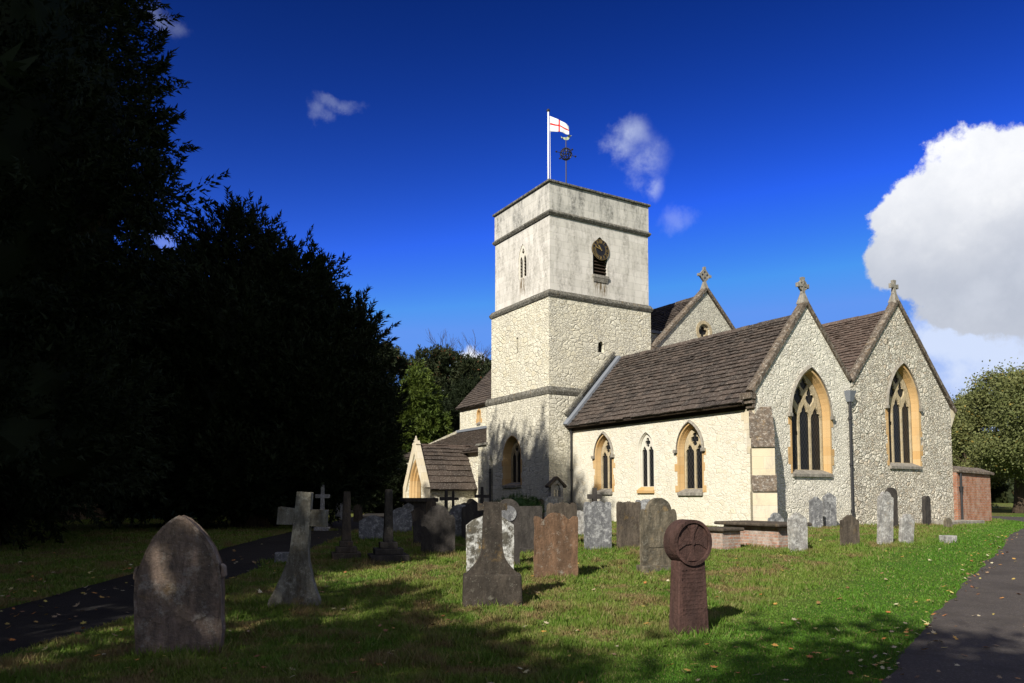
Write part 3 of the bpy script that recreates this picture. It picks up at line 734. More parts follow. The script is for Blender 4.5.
for a, b in (((x0-.03,y0-.03,15.9),(x1+.03,y0+q,16.5)), ((x0-.03,y1-q,15.9),(x1+.03,y1+.03,16.5)), ((x0-.03,y0+q,15.9),(x0+q,y1-q,16.5)), ((x1-q,y0+q,15.9),(x1+.03,y1-q,16.5))): t4.box(a, b)
t4.build('parapet', M['ashlar_par'], tw)
def frame_course(mb, x0, x1, y0, y1, z0, z1, out, mid=None):
    """weathered moulding round the tower, with a sloping top"""
    lo = [(x0-out*.5,y0-out*.5),(x1+out*.5,y0-out*.5),(x1+out*.5,y1+out*.5),(x0-out*.5,y1+out*.5)]
    mi = [(x0-out,y0-out),(x1+out,y0-out),(x1+out,y1+out),(x0-out,y1+out)]
    hi = [(x0+.01,y0+.01),(x1-.01,y0+.01),(x1-.01,y1-.01),(x0+.01,y1-.01)]
    zm = z0+(z1-z0)*.35
    for A, B, za, zb in ((lo, mi, z0, zm), (mi, mi, zm, zm+.05), (mi, hi, zm+.05, z1)):
        mb.loft([(*p, za) for p in A], [(*p, zb) for p in B])
    mb.add([(*p, z0) for p in lo], [(0,3,2,1)])
s = MB(); frame_course(s, x0, x1, y0, y1, 14.88, 15.18, .13); s.build('string_course', M['string'], tw)
s = MB(); frame_course(s, -17.05, -11.36, -1.23, 5.2, 10.82, 11.16, .1); s.build('string_course', M['string'], tw)
s = MB(); frame_course(s, TW0, TW1+.02, -1.3, 5.22, 6.05, 6.42, .07); s.build('string_course', M['string'], tw)
s = MB()
for a, b in (((x0-.13,y0-.13,16.5),(x1+.13,y0+q,16.62)), ((x0-.13,y1-q,16.5),(x1+.13,y1+.13,16.62)), ((x0-.13,y0+q,16.5),(x0+q,y1-q,16.62)), ((x1-q,y0+q,16.5),(x1+.13,y1-q,16.62))): s.box(a, b)
s.build('parapet_coping', M['string'], tw, bevel=.03)
def louvre(to3, cx, z0, z1, wd, name='louvre'):
    l = MB(); z = z0
    l.plate([(cx-wd/2,z0),(cx+wd/2,z0),(cx+wd/2,z1),(cx-wd/2,z1)], [], to3, -.36, -.3, rim=False)
    while z < z1-.1:
        l.add([to3(cx-wd/2,z,-.08), to3(cx+wd/2,z,-.08), to3(cx+wd/2,z+.13,-.24), to3(cx-wd/2,z+.13,-.24), to3(cx-wd/2,z-.025,-.08), to3(cx+wd/2,z-.025,-.08), to3(cx+wd/2,z+.1,-.24), to3(cx-wd/2,z+.1,-.24)],
              [(0,1,2,3),(4,5,6,7),(0,1,5,4),(2,3,7,6)]); z += .17
    return l.build(name, M['wood'], tw)
louvre(east(x1), 1.93, 12.35, 13.7, .92); louvre(south(y0), -13.95, 12.4, 13.9, .8)
f = MB(); o1 = arch(-13.95, 12.35, .8, 13.3, 14.15)
lw = .27
f.plate(o1, [arch(-13.95-.18, 12.4, lw, 13.2, 13.52), arch(-13.95+.18, 12.4, lw, 13.2, 13.52), dagger(-13.95, 13.75, .26, .36)], south(y0), -.12, -.04)
f.build('belfry_tracery', M['paleframe'], tw)
s = MB(); s.box((x1-.1,1.42,12.16),(x1+.1,2.44,12.3)); s.hexa([(x1,1.5,11.95),(x1+.04,1.5,11.95),(x1+.04,2.36,11.95),(x1,2.36,11.95)],[(x1,1.46,12.16),(x1+.09,1.46,12.16),(x1+.09,2.4,12.16),(x1,2.4,12.16)])
s.build('sill', M['sill'], tw)
# clock
n = 40; cc = (1.93, 13.62); rr = .53
f = MB(); f.plate([(cc[0]+rr*math.cos(2*PI*i/n), cc[1]+rr*math.sin(2*PI*i/n)) for i in range(n)], [], east(x1), -.02, .06)
ckf = f.build('clock', M['clock'], church, label='round black clock with gold Roman numerals')
f = MB(); f.plate([(cc[0]+rr*math.cos(2*PI*i/n), cc[1]+rr*math.sin(2*PI*i/n)) for i in range(n)], [[(cc[0]+(rr-.010)*math.cos(2*PI*i/n), cc[1]+(rr-.010)*math.sin(2*PI*i/n)) for i in range(n)]], east(x1), .06, .075)
f.plate([(cc[0]+.33*math.cos(2*PI*i/n), cc[1]+.33*math.sin(2*PI*i/n)) for i in range(n)], [[(cc[0]+.324*math.cos(2*PI*i/n), cc[1]+.324*math.sin(2*PI*i/n)) for i in range(n)]], east(x1), .06, .072)
f.build('clock_rim', M['gold'], ckf)
nm = MB(); strokes = {'I': [((.5,0),(.5,1))], 'V': [((0,1),(.5,0)), ((.5,0),(1,1))], 'X': [((0,1),(1,0)), ((0,0),(1,1))]}
for hr, txt in enumerate(['XII','I','II','III','IV','V','VI','VII','VIII','IX','X','XI']):
    th = PI/2 - hr*PI/6; outv = Vector((math.cos(th), math.sin(th))); rt = Vector((outv.y, -outv.x))
    ws = {'I': .045, 'V': .085, 'X': .085}; tot = sum(ws[ch] for ch in txt) + .008*(len(txt)-1); a = -tot/2
    for ch in txt:
        for (p, q_) in strokes[ch]:
            P0 = Vector(cc)+rt*(a+p[0]*ws[ch])+outv*(.345+.135*p[1]); P1 = Vector(cc)+rt*(a+q_[0]*ws[ch])+outv*(.345+.135*q_[1])
            d = (P1-P0).normalized(); m = Vector((-d.y, d.x))*.0055
            nm.plate([tuple(P0-m), tuple(P1-m), tuple(P1+m), tuple(P0+m)], [], east(x1), .058, .074)
        a += ws[ch]+.008
nm.build('numerals', M['gold'], ckf)
def hand(ang, L, wd):
    f = MB(); d = Vector((math.cos(ang), math.sin(ang))); m = Vector((-d.y, d.x)); c_ = Vector(cc)
    f.plate([tuple(c_-d*.07-m*wd*.6), tuple(c_-d*.07+m*wd*.6), tuple(c_+d*L*.75+m*wd), tuple(c_+d*L), tuple(c_+d*L*.75-m*wd)], [], east(x1), .08, .1); f.build('hand', M['gold'], ckf)
hand(PI/2 + R(37), .28, .03); hand(PI/2+R(72), .42, .02)
# lead gutter and weathering course where the chapel roof meets the tower
f = MB(); a = Vector((0,-.36,4.5)); bq = Vector((0,2.95,8.12)); dd = (bq-a).normalized(); nn = Vector((0,-dd.z,dd.y))
f.hexa([tuple(v+Vector((xx,0,0))) for v, xx in ((a+nn*.02,E0+.03),(a+nn*.02,E0+.3),(a+nn*.15,E0+.3),(a+nn*.2,E0+.03))], [tuple(v+Vector((xx,0,0))) for v, xx in ((bq+nn*.02,E0+.03),(bq+nn*.02,E0+.3),(bq+nn*.15,E0+.3),(bq+nn*.2,E0+.03))])
f.build('lead_flashing', M['lead'], church)
f = MB(); o_ = nn*.42; f.bar(tuple(a+o_+dd*.4+Vector((E0+.06,0,0))), tuple(bq+o_+Vector((E0+.06,0,0))), .2, .14, up=tuple(nn)); f.build('drip_course', M['string'], church, bevel=.02)
# low western buttress with a stone cap, and pipe beside the lancet
f = MB(); f.box((-18.6,-1.2,-.4),(-17.5,-.3,3.95)); wb = f.build('buttress', M['tower_low'], church, label='low pale buttress with flat stone cap')
f = MB(); f.hexa([(-18.75,-1.32,3.95),(-17.3,-1.32,3.95),(-17.3,-.2,3.95),(-18.75,-.2,3.95)], [(-18.7,-1.3,4.05),(-17.3,-1.3,4.08),(-17.3,-.3,4.3),(-18.7,-.3,4.2)]); f.build('cap', M['string'], wb)
pipe('downpipe', -16.95, -1.36, 0, 2.6)

# flagpole, flag, weather vane stand on the tower roof
def ch_pt(x, y, z): 
    v = Matrix.Rotation(ANG, 3, 'Z') @ Vector((x, y, z)); return (v.x+OX, v.y+OY, v.z+G)
fp = empty('flagpole', ch_pt(-13.6, .25, 15.9), ANG, label='white flagpole with a red cross flag on the church tower', cat='flagpole')
f = MB(); f.tube([(0,0,0),(0,0,5.5)], [.06,.04], 10); f.build('pole', M['white'], fp, smooth=True)
f = MB(); f.lathe([(.02,0),(.09,.03),(.1,.08),(.06,.14),(.01,.16)], (0,0,5.5), 10); f.build('finial', M['iron'], fp)
f = MB(); f.tube([(.14,.05,.2),(.11,.05,2.5),(.09,.04,5.25)], .012, 5); f.build('halyard', M['white'], fp)
gx, gz = 26, 16
f = MB(); vs = []
fx = Vector((.62,.78,0)).normalized(); fy = Vector((-fx.y, fx.x, 0))
for i in range(gx+1):
    for j in range(gz+1):
        u, v = i/gx, j/gz
        L = 1.02*u; hh = .84*(1-.68*u**1.1); zt = 5.26 - .62*u**1.3
        w_ = .09*u*math.sin(7*u+1.5*v)+ .05*u*math.sin(13*u-3*v)
        p = fx*(.07+L) + fy*w_; vs.append((p.x, p.y, zt-hh*v-.16*u*v))
o0 = len(f.v)
for i in range(gx):
    for j in range(gz):
        u, v = (i+.5)/gx, (j+.5)/gz; f.cm = 1 if (abs(u-.5) < .05 or abs(v-.5) < .085) else 0
        f.f.append((i*(gz+1)+j, (i+1)*(gz+1)+j, (i+1)*(gz+1)+j+1, i*(gz+1)+j+1)); f.m.append(f.cm)
f.v = vs
fl = f.build('flag', [M['flagw'], M['flagr']], fp, smooth=True)
so = fl.modifiers.new('thick', 'SOLIDIFY'); so.thickness = .006
wv = empty('weather_vane', ch_pt(-13.2, 1.1, 16.15), 0, label='dark iron weather vane with round scrolled cage on the tower top', cat='weather vane')
f = MB(); f.tube([(0,0,-.3),(0,0,3.9)], [.04,.025], 8); f.build('rod', M['iron'], wv)
f = MB()
for a in range(6):
    t = a*PI/6; f.tube([(.3*math.cos(q2)*math.cos(t), .3*math.cos(q2)*math.sin(t), 3.0+.32*math.sin(q2)) for q2 in np.linspace(0, 2*PI, 17)], .02, 5)
for zz, r_ in ((2.86,.28),(3.14,.28),(3.0,.32)): f.tube([(r_*math.cos(q2), r_*math.sin(q2), zz) for q2 in np.linspace(0, 2*PI, 17)], .018, 5)
for a in range(4):
    t = a*PI/2+.5; d = Vector((math.cos(t), math.sin(t), 0)); f.tube([d*.3+Vector((0,0,3)), d*.6+Vector((0,0,3))], .018, 5)
    f.lathe([(.01,-.06),(.06,0),(.01,.06)], tuple(d*.6+Vector((0,0,3))), 6)
f.build('scroll_cage', M['iron'], wv)
M['verd'] = m_plain('green_gilt', (.35,.4,.25), .5, .3)
f = MB(); f.plate([(-.24,3.86),(-.1,3.92),(.02,3.88),(.1,3.98),(.16,4.08),(.2,4.02),(.3,4.0),(.2,3.9),(.14,3.78),(.0,3.74),(-.12,3.8),(-.28,4.02)], [], south(0), -.015, .015); f.build('cockerel', M['verd'], wv)

# brick outbuilding against the chancel
ob = empty('brick_outbuilding', ch_pt(.1, 12.62, 0), ANG, label='low red brick lean-to with sloping stone top beside the chancel', cat='outbuilding')
f = MB(); f.add([(0,0,-.4),(0,2.75,-.4),(0,2.75,2.12),(0,0,2.2),(-3.2,0,-.4),(-3.2,2.75,-.4),(-3.2,2.75,2.12),(-3.2,0,2.2)], [(0,1,2,3),(1,5,6,2),(5,4,7,6),(4,0,3,7),(3,2,6,7)])
f.build('wall', M['brick'], ob)
f = MB()
yy = -.02
while yy < 2.85:
    e = min(yy+random.uniform(.4,.7), 2.9); z = 2.2-.03*yy; j = random.uniform(0,.02)
    f.hexa([(.12,yy+.005,z),(.12,e-.005,z-.01),(-3.3,e-.005,z+.2),(-3.3,yy+.005,z+.2)], [(.12,yy+.005,z+.09+j),(.12,e-.005,z+.08+j),(-.5,e-.005,z+.32),(-.5,yy+.005,z+.32)]); yy = e
f.build('roof', M['coping'], ob)
f = MB(); f.tube([(.07,.2,0),(.07,.2,2.15)], .05, 8); f.lathe([(.07,-.1),(.1,.12)], (.07,.2,1.45), 8); f.build('downpipe', M['iron'], ob)

# ------------------------------------------------------------------ graves
STN = {}
STN['grey'] = m_stone('grey_lichened_stone', (.26,.26,.26), (.13,.13,.135), (.52,.52,.5), .75, .52)
STN['pale'] = m_stone('pale_lichened_stone', (.40,.38,.34), (.24,.23,.22), (.62,.61,.57), .7, .5, 5, .35)
STN['dark'] = m_stone('blackened_stone', (.085,.075,.065), (.045,.04,.037), (.3,.3,.28), .3, .62)
STN['brown'] = m_stone('brown_sandstone', (.23,.135,.08), (.11,.07,.045), (.34,.33,.28), .6, .58)
STN['umber'] = m_stone('umber_stone', (.15,.12,.09), (.06,.05,.04), (.3,.28,.2), .35, .6, 4, .2)
STN['olive'] = m_stone('mossy_ochre_stone', (.24,.20,.14), (.075,.068,.052), (.4,.38,.3), .45, .56, 4, .35)
STN['pink'] = m_stone('pinkish_worn_stone', (.40,.29,.22), (.13,.105,.085), (.46,.44,.38), .6, .55, 3, .25, bump=.8)
STN['red'] = m_stone('dark_red_granite', (.115,.062,.05), (.07,.042,.036), (.2,.14,.12), .4, .6, 12, letter=2.5)
STN['redp'] = m_stone('dark_red_stone', (.115,.062,.05), (.065,.04,.034), (.2,.14,.12), .4, .6, 12)
STN['soot'] = m_stone('sooty_mossy_stone', (.085,.07,.055), (.04,.034,.028), (.26,.25,.2), .5, .58, 6, .25)
STN['white'] = m_stone('white_crusted_stone', (.15,.14,.11), (.1,.09,.07), (.72,.72,.68), .95, .49, 1.9, .6)
STN['mossc'] = m_stone('moss_streaked_stone', (.30,.29,.24), (.10,.085,.06), (.45,.45,.38), .6, .55, 4, .3)
GR = 'old headstones standing in the churchyard'

def prof(kind):
    """half outline: (x/half width, drop below the top / width)"""
    if kind == 'round': return [(math.sin(t), .5*(1-math.cos(t))) for t in np.linspace(0, PI/2, 12)]
    if kind == 'segment': return [(x, .22*x*x) for x in np.linspace(0, 1, 8)]
    if kind == 'gothic': return [(0,0),(.16,.045),(.36,.13),(.56,.25),(.74,.40),(.88,.57),(.97,.75),(1,.95)]
    if kind == 'shoulder': return [(.68*math.sin(t), .34*(1-math.cos(t))) for t in np.linspace(0, PI/2*.94, 9)] + [(.72,.33),(.76,.29),(.86,.29),(.93,.32),(.98,.39),(1,.46)]
    if kind == 'ogee': return [(0,0),(.18,.01),(.34,.05),(.46,.115),(.56,.165),(.66,.17),(.76,.13),(.86,.09),(.95,.085),(1,.12)]
    if kind == 'ears': return [(0,0),(.2,.005),(.36,.03),(.5,.1),(.6,.13),(.66,.09),(.74,.04),(.84,.02),(.94,.04),(1,.1)]
    if kind == 'peak': return [(0,0),(.12,.03),(.3,.1),(.48,.15),(.62,.2),(.74,.27),(.86,.27),(.96,.3),(1,.36)]
    if kind == 'flat': return [(0,0),(.3,.004),(.6,.0),(.96,.006),(1,.03)]
    if kind == 'wavy': return [(0,0),(.1,.02),(.2,.05),(.3,.03),(.42,.04),(.5,.07),(.62,.06),(.74,.02),(.86,.02),(.95,.05),(1,.09)]
def outline(kind, w, h, taper=0., jit=.006, seed=0):
    p = prof(kind); hw = w/2
    right = [(x*hw, h-d*w) for x, d in p]; left = [(-x, z) for x, z in right[:0:-1]]
    zt = right[-1][1]; n = max(3, int(zt/.07))
    down = [(hw*(1+taper*(k/n)), zt*(1-k/n) - .35*(k/n)) for k in range(1, n+1)]
    pts = left + right + down + [(-x, z) for x, z in down[::-1]]
    out = []
    for i, (x, z) in enumerate(pts):
        q = Vector((x*4+seed*3.1, z*4, seed*1.7)); out.append((x + jit*2*mnoise.noise(q) + jit*random.uniform(-.5,.5), z + jit*2*mnoise.noise(q+Vector((9,9,9))) + (jit*random.uniform(-.5,.5))))
    return out
seedc = [0]
def slab(name, kind, w, h, th, mat, parent, taper=0., jit=.006, bevel=.012, y=0., z0=0.):
    seedc[0] += 1
    mb = MB(); o = [(a, b+z0) for a, b in outline(kind, w, h, taper, jit, seedc[0])]; mb.plate(o, [], south(y), -th/2, th/2); ob_ = mb.build(name, mat, parent)
    bm = bmesh.new(); bm.from_mesh(ob_.data); bmesh.ops.remove_doubles(bm, verts=bm.verts, dist=.0004)
    bmesh.ops.dissolve_limit(bm, angle_limit=.02, verts=bm.verts, edges=bm.edges); bm.normal_update(); bm.to_mesh(ob_.data); bm.free()
    m_ = ob_.modifiers.new('bevel', 'BEVEL'); m_.width = bevel; m_.segments = 2; m_.limit_method = 'ANGLE'; m_.angle_limit = R(50)
    return ob_
SPOTS = []
def place(px, py, yaw):
    x, y = ground_at(px, py); SPOTS.append((x, y)); return x, y, zg(x, y), R(yaw)
def stone(px, py, wpx, top, kind, mat, label, yaw=15, th=.1, lean=0., back=0., taper=0., jit=.006, cat='headstone', name='headstone', panel=False, band=False, group=GR):
    """a headstone facing east-ish; py = where it meets the grass, top = its highest picture line"""
    x, y, z, rz = place(px, py, yaw); s = scale_at(y); h = (py-top)*s*1.0
    w = max(.2, (wpx*s - th*abs(math.sin(rz)))/math.cos(rz)); 
    if not panel and not band:
        o = slab(name, kind, w, h, th, STN[mat], None, taper, jit)
        o.location = (x, y, z); o.rotation_euler = (R(back), R(lean), rz); tag(o, label, cat, group); return o
    e = empty(name, (x, y, z), 0, label=label, cat=cat, group=group); e.rotation_euler = (R(back), R(lean), rz)
    slab('slab', kind, w, h, th, STN[mat], e, taper, jit)
    if band:   # plinth
        f = MB(); f.box((-w/2-.06,-th/2-.07,-.3),(w/2+.06,th/2+.07,.12)); f.build('plinth', STN[mat], e, bevel=.015)
    if panel:  # raised inner panel
        p = MB(); o = outline(kind, w*.74, h*.93, 0, jit*.6, seedc[0]+50); o = [(a, max(b, h*.33)) for a, b in o]
        oo = []
        for q in o:
            if not oo or (abs(q[0]-oo[-1][0])+abs(q[1]-oo[-1][1])) > .004: oo.append(q)
        p.plate(oo, [], south(0), th/2-.01, th/2+.012); p.build('inscription_panel', STN[mat], e)
    return e

# 1. the big pointed stone in the left foreground
e = stone(180, 653, 82, 519, 'gothic', 'pink', 'large pointed pinkish headstone with flaking face, nearest on the left', yaw=8, th=.16, lean=-1, jit=.009, taper=-.07)
e.name = 'headstone'
x, y, z, rz = place(181, 652, 8)
for sg in (-1, 1):
    f = MB(); f.hexa([(sg*.40,-.06,.74),(sg*.452,-.06,.76),(sg*.452,.06,.76),(sg*.40,.06,.74)], [(sg*.40,-.06,.9),(sg*.44,-.06,.87),(sg*.44,.06,.87),(sg*.40,.06,.9)]); f.build('worn_shoulder', STN['pink'], e, bevel=.02)
wpx_ = 82*scale_at(y)*.97
oo = [(a*.985, b) for a, b in outline('gothic', wpx_, 133*scale_at(y), 0, .004, 91) if b > .5]
oo += [(-.40,.5)] if False else []
lft = min(oo, key=lambda q: q[0]); rgt = max(oo, key=lambda q: q[0])
rag = [(rgt[0]+(lft[0]-rgt[0])*k/26, .36+.035*math.sin(k*.55)+random.uniform(-.014,.014)) for k in range(27)]
top_ = sorted([q for q in oo if q[0] <= 0], key=lambda q: q[1]) + sorted([q for q in oo if q[0] > 0], key=lambda q: -q[1])
top_ = [(a*.97, b-.012) for a, b in top_]
f = MB(); f.plate(top_ + [(a*.95, b) for a, b in rag], [], south(0), .07, .089); f.build('flaking_face', STN['pink'], e, bevel=.006)

def flared_cross(px, py, top, wbase, wshaft, arms, mat, label, yaw, block, lean=0, armz=None, neck=None, th=.16, brk=False, blockw=None):
    x, y, z, rz = place(px, py, yaw); s = scale_at(y); h = (py-top)*s; c = math.cos(rz)
    e = empty('stone_cross', (x, y, z), 0, label=label, cat='cross', group='stone crosses in the churchyard'); e.rotation_euler = (0, R(lean), rz)
    bw = wbase*s; sw = wshaft*s; zb = block*s; fl = (neck)*s
    f = MB()
    if block: 
        bb = (blockw or wbase)*s
        f.hexa([(-bb/2-.02,-.2,-.3),(bb/2+.02,-.2,-.3),(bb/2+.02,.2,-.3),(-bb/2-.02,.2,-.3)], [(-bb/2,-.17,zb),(bb/2,-.17,zb),(bb/2,.17,zb),(-bb/2,.17,zb)]); f.build('base', STN[mat], e, bevel=.025)
    f = MB(); n = 10; P0 = []
    for i in range(n+1):
        t = i/n; ww = sw/2*1.12 + (bw*.46-sw/2*1.12)*((1-t)**(2.1 if block else 1.45)); P0.append((ww, zb - (.25 if i == 0 and not block else 0) + (fl-zb)*t))
    top_w = sw/2*.95
    o = [(-a, b) for a, b in P0] + [(-top_w, h), (top_w, h)] + [(a, b) for a, b in P0[::-1]]
    o = [(a+random.uniform(-.004,.004), b) for a, b in o]
    f.plate(o, [], south(0), -th/2, th/2)
    f.build('shaft', STN[mat], e, bevel=.02)
    if arms:
        aw, a0, a1 = arms
        for sg in (-1, 1):
            f = MB(); f.plate([(sg*sw*.36, a0*s), (sg*aw*s/2, a0*s-.01), (sg*aw*s/2, a1*s+.01), (sg*sw*.36, a1*s)], [], south(0), -th/2+.006, th/2-.006)
            f.build('arm', STN[mat], e, bevel=.018)
    return e
flared_cross(295, 607, 493, 60, 15, (48, 81, 97), 'mossc', 'leaning pale stone cross with flared foot, mossy shaft', 4, 0, lean=4, neck=58, th=.17)
flared_cross(492, 604, 503, 56, 18, (29, 93, 99), 'soot', 'dark stone cross stump on a broad flared block, in front of the white-crusted stone', 5, 30, neck=58, th=.22, blockw=57)

# 7. wheel-headed slab on the right
x, y, z, rz = place(689, 633, 24); s = scale_at(y)
e = empty('wheel_headed_gravestone', (x, y, z), rz, label='dark red wheel-headed gravestone with a cross in its round head', cat='gravestone')
f = MB(); f.hexa([(-.235,-.1,-.3),(.235,-.1,-.3),(.235,.1,-.3),(-.235,.1,-.3)], [(-.185,-.085,.84),(.185,-.085,.84),(.185,.085,.84),(-.185,.085,.84)]); f.build('shaft', STN['red'], e, bevel=.015)
n = 36; hc = 1.05; hr_ = .265
cir = lambda r, c0=0, c1=hc: [(c0+r*math.cos(2*PI*i/n), c1+r*math.sin(2*PI*i/n)) for i in range(n)]
f = MB(); f.plate(cir(hr_), [cir(hr_*.86)], south(0), -.11, .115); f.plate(cir(hr_*.9), [], south(0), -.09, .085)
f.build('wheel_head', STN['redp'], e, bevel=.018)
f = MB()
for a in range(4):
    t = a*PI/2; d = Vector((math.cos(t), math.sin(t))); m = Vector((-d.y, d.x)); c_ = Vector((0, hc))
    q_ = [c_+d*.015+m*.015, c_+d*.1+m*.022, c_+d*.21+m*.085, c_+d*.21-m*.085, c_+d*.1-m*.022, c_+d*.015-m*.015]
    f.plate([tuple(v) for v in q_], [], south(0), .07, .097+.001*a)
f.plate(cir(.03), [], south(0), .07, .104)
f.build('carved_cross', STN['redp'], e, bevel=.006)

# the row of stones, nearer to farther
stone(490, 577, 46, 516, 'segment', 'white', 'headstone crusted with white lichen behind the dark cross stump', 12, .12)
stone(556, 578, 43, 514, 'ogee', 'brown', 'orange-brown sandstone headstone with wavy top', 10, .11, jit=.008)
stone(659, 571, 38, 499, 'shoulder', 'olive', 'tall mossy headstone with rounded head and shoulders, behind the wheel-headed stone', 22, .12, panel=True, band=True)
stone(598, 550, 27, 502, 'ears', 'grey', 'grey lichened headstone in front of a small dark cross', 15, .1, band=False)
stone(629, 549, 24, 502, 'wavy', 'umber', 'dark wide flat-topped headstone, left of the tall mossy one', 15, .1)
stone(647, 544, 22, 500, 'ears', 'grey', 'grey headstone mostly hidden behind the tall mossy one', 15, .1)
stone(579, 537, 13, 511, 'round', 'pale', 'small round white-blotched headstone left of the grey one', 18, .1)
stone(562, 545, 30, 503, 'wavy', 'umber', 'dark umber headstone standing behind the orange-brown one', 12, .1)
stone(527, 553, 30, 507, 'flat', 'dark', 'dark flat-topped headstone with a pale base, left of the orange-brown one', 14, .1, band=True)
stone(551, 526, 14, 497, 'round', 'pale', 'pale round-headed stone in front of the little gabled monument', 18, .1)
stone(438, 554, 33, 506, 'shoulder', 'dark', 'broad black shouldered headstone left of the white-crusted one', 8, .1)
stone(460, 538, 23, 505, 'round', 'grey', 'blue-grey rounded headstone between black stone and cross stump', 12, .1)
stone(474, 540, 24, 501, 'peak', 'dark', 'dark peaked headstone just behind the white-crusted one', 14, .1)
stone(529, 516, 12, 496, 'round', 'pale', 'small pale round-topped stone behind the evergreen bush', 18, .1)
stone(401, 533, 21, 508, 'round', 'grey', 'speckled grey round headstone, right of the tall cross shaft', 15, .1)
stone(373, 540, 27, 516, 'segment', 'grey', 'plain grey low headstone between the two cross shafts', 15, .1)
stone(417, 528, 14, 508, 'peak', 'umber', 'dark pointed headstone under the porch', 15, .1)
stone(459, 514, 9, 493, 'flat', 'pale', 'small pale square stone before the porch wall', 15, .12)
stone(471, 524, 8, 499, 'round', 'olive', 'narrow green-tinged round headstone', 15, .1)
# right lawn
stone(798, 552, 20, 513, 'peak', 'pale', 'pale lichened headstone at the corner of the brick tomb', 20, .1, lean=0)
stone(816, 529, 14, 497, 'peak', 'grey', 'left one of the two grey headstones against the chapel wall', 18, .09, lean=1)
stone(830, 528, 14, 493, 'peak', 'grey', 'right one of the two grey headstones against the chapel wall', 18, .09)
stone(850, 546, 20, 515, 'peak', 'umber', 'brown plain headstone at the foot of the downpipe', 18, .09)
stone(885, 545, 17, 492, 'shoulder', 'pale', 'tall slim pale headstone leaning to the right', 20, .1, lean=3)
stone(892, 528, 13, 488, 'round', 'dark', 'dark round headstone behind the tall slim pale one', 18, .1)
stone(906, 544, 16, 514, 'shoulder', 'pale', 'short pale headstone leaning to the right on the lawn', 22, .1, lean=6)
stone(927, 526, 9, 496, 'round', 'dark', 'narrow dark round-headed stone against the chancel wall', 30, .14)
stone(948, 529, 8, 518, 'round', 'olive', 'tiny rounded stone near the chancel corner', 18, .1)
stone(776, 531, 17, 513, 'shoulder', 'grey', 'scrolled grey headstone seen over the brick tomb slab', 18, .09)
# distant left
stone(240, 520, 13, 493, 'flat', 'grey', 'grey slab far under the dark trees at left', 10, .15)
stone(283, 516, 18, 494, 'flat', 'brown', 'reddish slab far under the dark trees', 10, .15)
for i, (a, b_, c_, k_, m_, l_) in enumerate(((366,512,9,'round','dark','far round dark headstone, leftmost of the row left of the porch'), (379,513,10,'flat','umber','far flat-topped headstone in the row left of the porch'), (391,512,9,'round','grey','far grey rounded headstone in the row left of the porch'), (352,512,8,'round','pale','far pale rounded headstone beside the lit grass'))):
    stone(a, b_, c_, 497, k_, m_, l_, 10, .12)
for px_, py_, w_, t_, k_, m_, l_ in (
    (408,523,11,503,'peak','grey','small grey peaked headstone at the left foot of the table tomb'),
    (431,521,10,500,'round','umber','small umber round headstone at the right foot of the table tomb'),
    (465,522,9,503,'segment','dark','small dark low-arched headstone before the low buttress'),
    (496,522,11,500,'shoulder','grey','small grey shouldered headstone under the tower window'),
    (508,518,9,499,'round','dark','small black round headstone just left of the evergreen bush'),
    (541,522,11,499,'peak','umber','small umber peaked headstone just right of the evergreen bush'),
    (340,520,10,502,'segment','grey','far grey low-arched headstone left of the stepped cross shaft'),
    (358,522,9,504,'peak','umber','far umber peaked headstone right of the stepped cross shaft'),
    (420,545,13,520,'segment','dark','low dark headstone left of the broad black shouldered one')):
    stone(px_, py_, w_, t_, k_, m_, l_, 14, .1)
# block and ledger
x, y, z, rz = place(948, 543, 12); s = scale_at(y)
f = MB(); f.box((-.16,-.14,-.1),(.17,.14,.2)); o = f.build('stone_block', STN['pale'], bevel=.02); o.location = (x, y, z); o.rotation_euler = (0,0,rz); tag(o, 'low square lichened stone block on the lawn', 'stone block')
x, y, z, rz = place(283, 563, 12); f = MB(); f.box((-.16,-.12,-.1),(.16,.12,.22)); o = f.build('stone_block', STN['grey'], bevel=.02); o.location = (x, y, z); o.rotation_euler = (0,0,rz); tag(o, 'small grey stone block beside the leaning pale cross', 'stone block')
p = ch_pt(1.0, 10.6, 0); f = MB()
for k in range(5): f.box((-.45+random.uniform(-.02,.02), -1.55+k*.62, -.2), (.45, -1.55+(k+1)*.62-.01, .1+random.uniform(0,.05)))
o = f.build('grave_kerb', M['sill'], bevel=.015); o.location = (p[0], p[1], G); o.rotation_euler = (0,0,ANG); tag(o, 'low stone grave kerb along the foot of the chancel wall', 'grave kerb')

# brick chest tombs
def chest(px, py, w_, l_, h_, label, over=.12, yaw=ANG, m=M['brick_pale']):
    x, y = ground_at(px, py); e = empty('chest_tomb', (x, y, zg(x, y)), yaw, label=label, cat='chest tomb', group='brick chest tombs by the chapel')
    f = MB(); f.box((-l_/2,-w_/2,-.3),(l_/2,w_/2,h_)); f.build('brick_base', m, e)
    f = MB(); f.box((-l_/2-over,-w_/2-over,h_),(l_/2+over,w_/2+over,h_+.085)); f.build('ledger_slab', STN['umber'] , e, bevel=.03); return e
chest(762, 545, .85, 1.75, .5, 'large brick chest tomb with thick overhanging slab in front of the buttress', .18)
chest(720, 548, .6, .75, .42, 'small brick chest tomb with stone slab, left of the large one', .08)
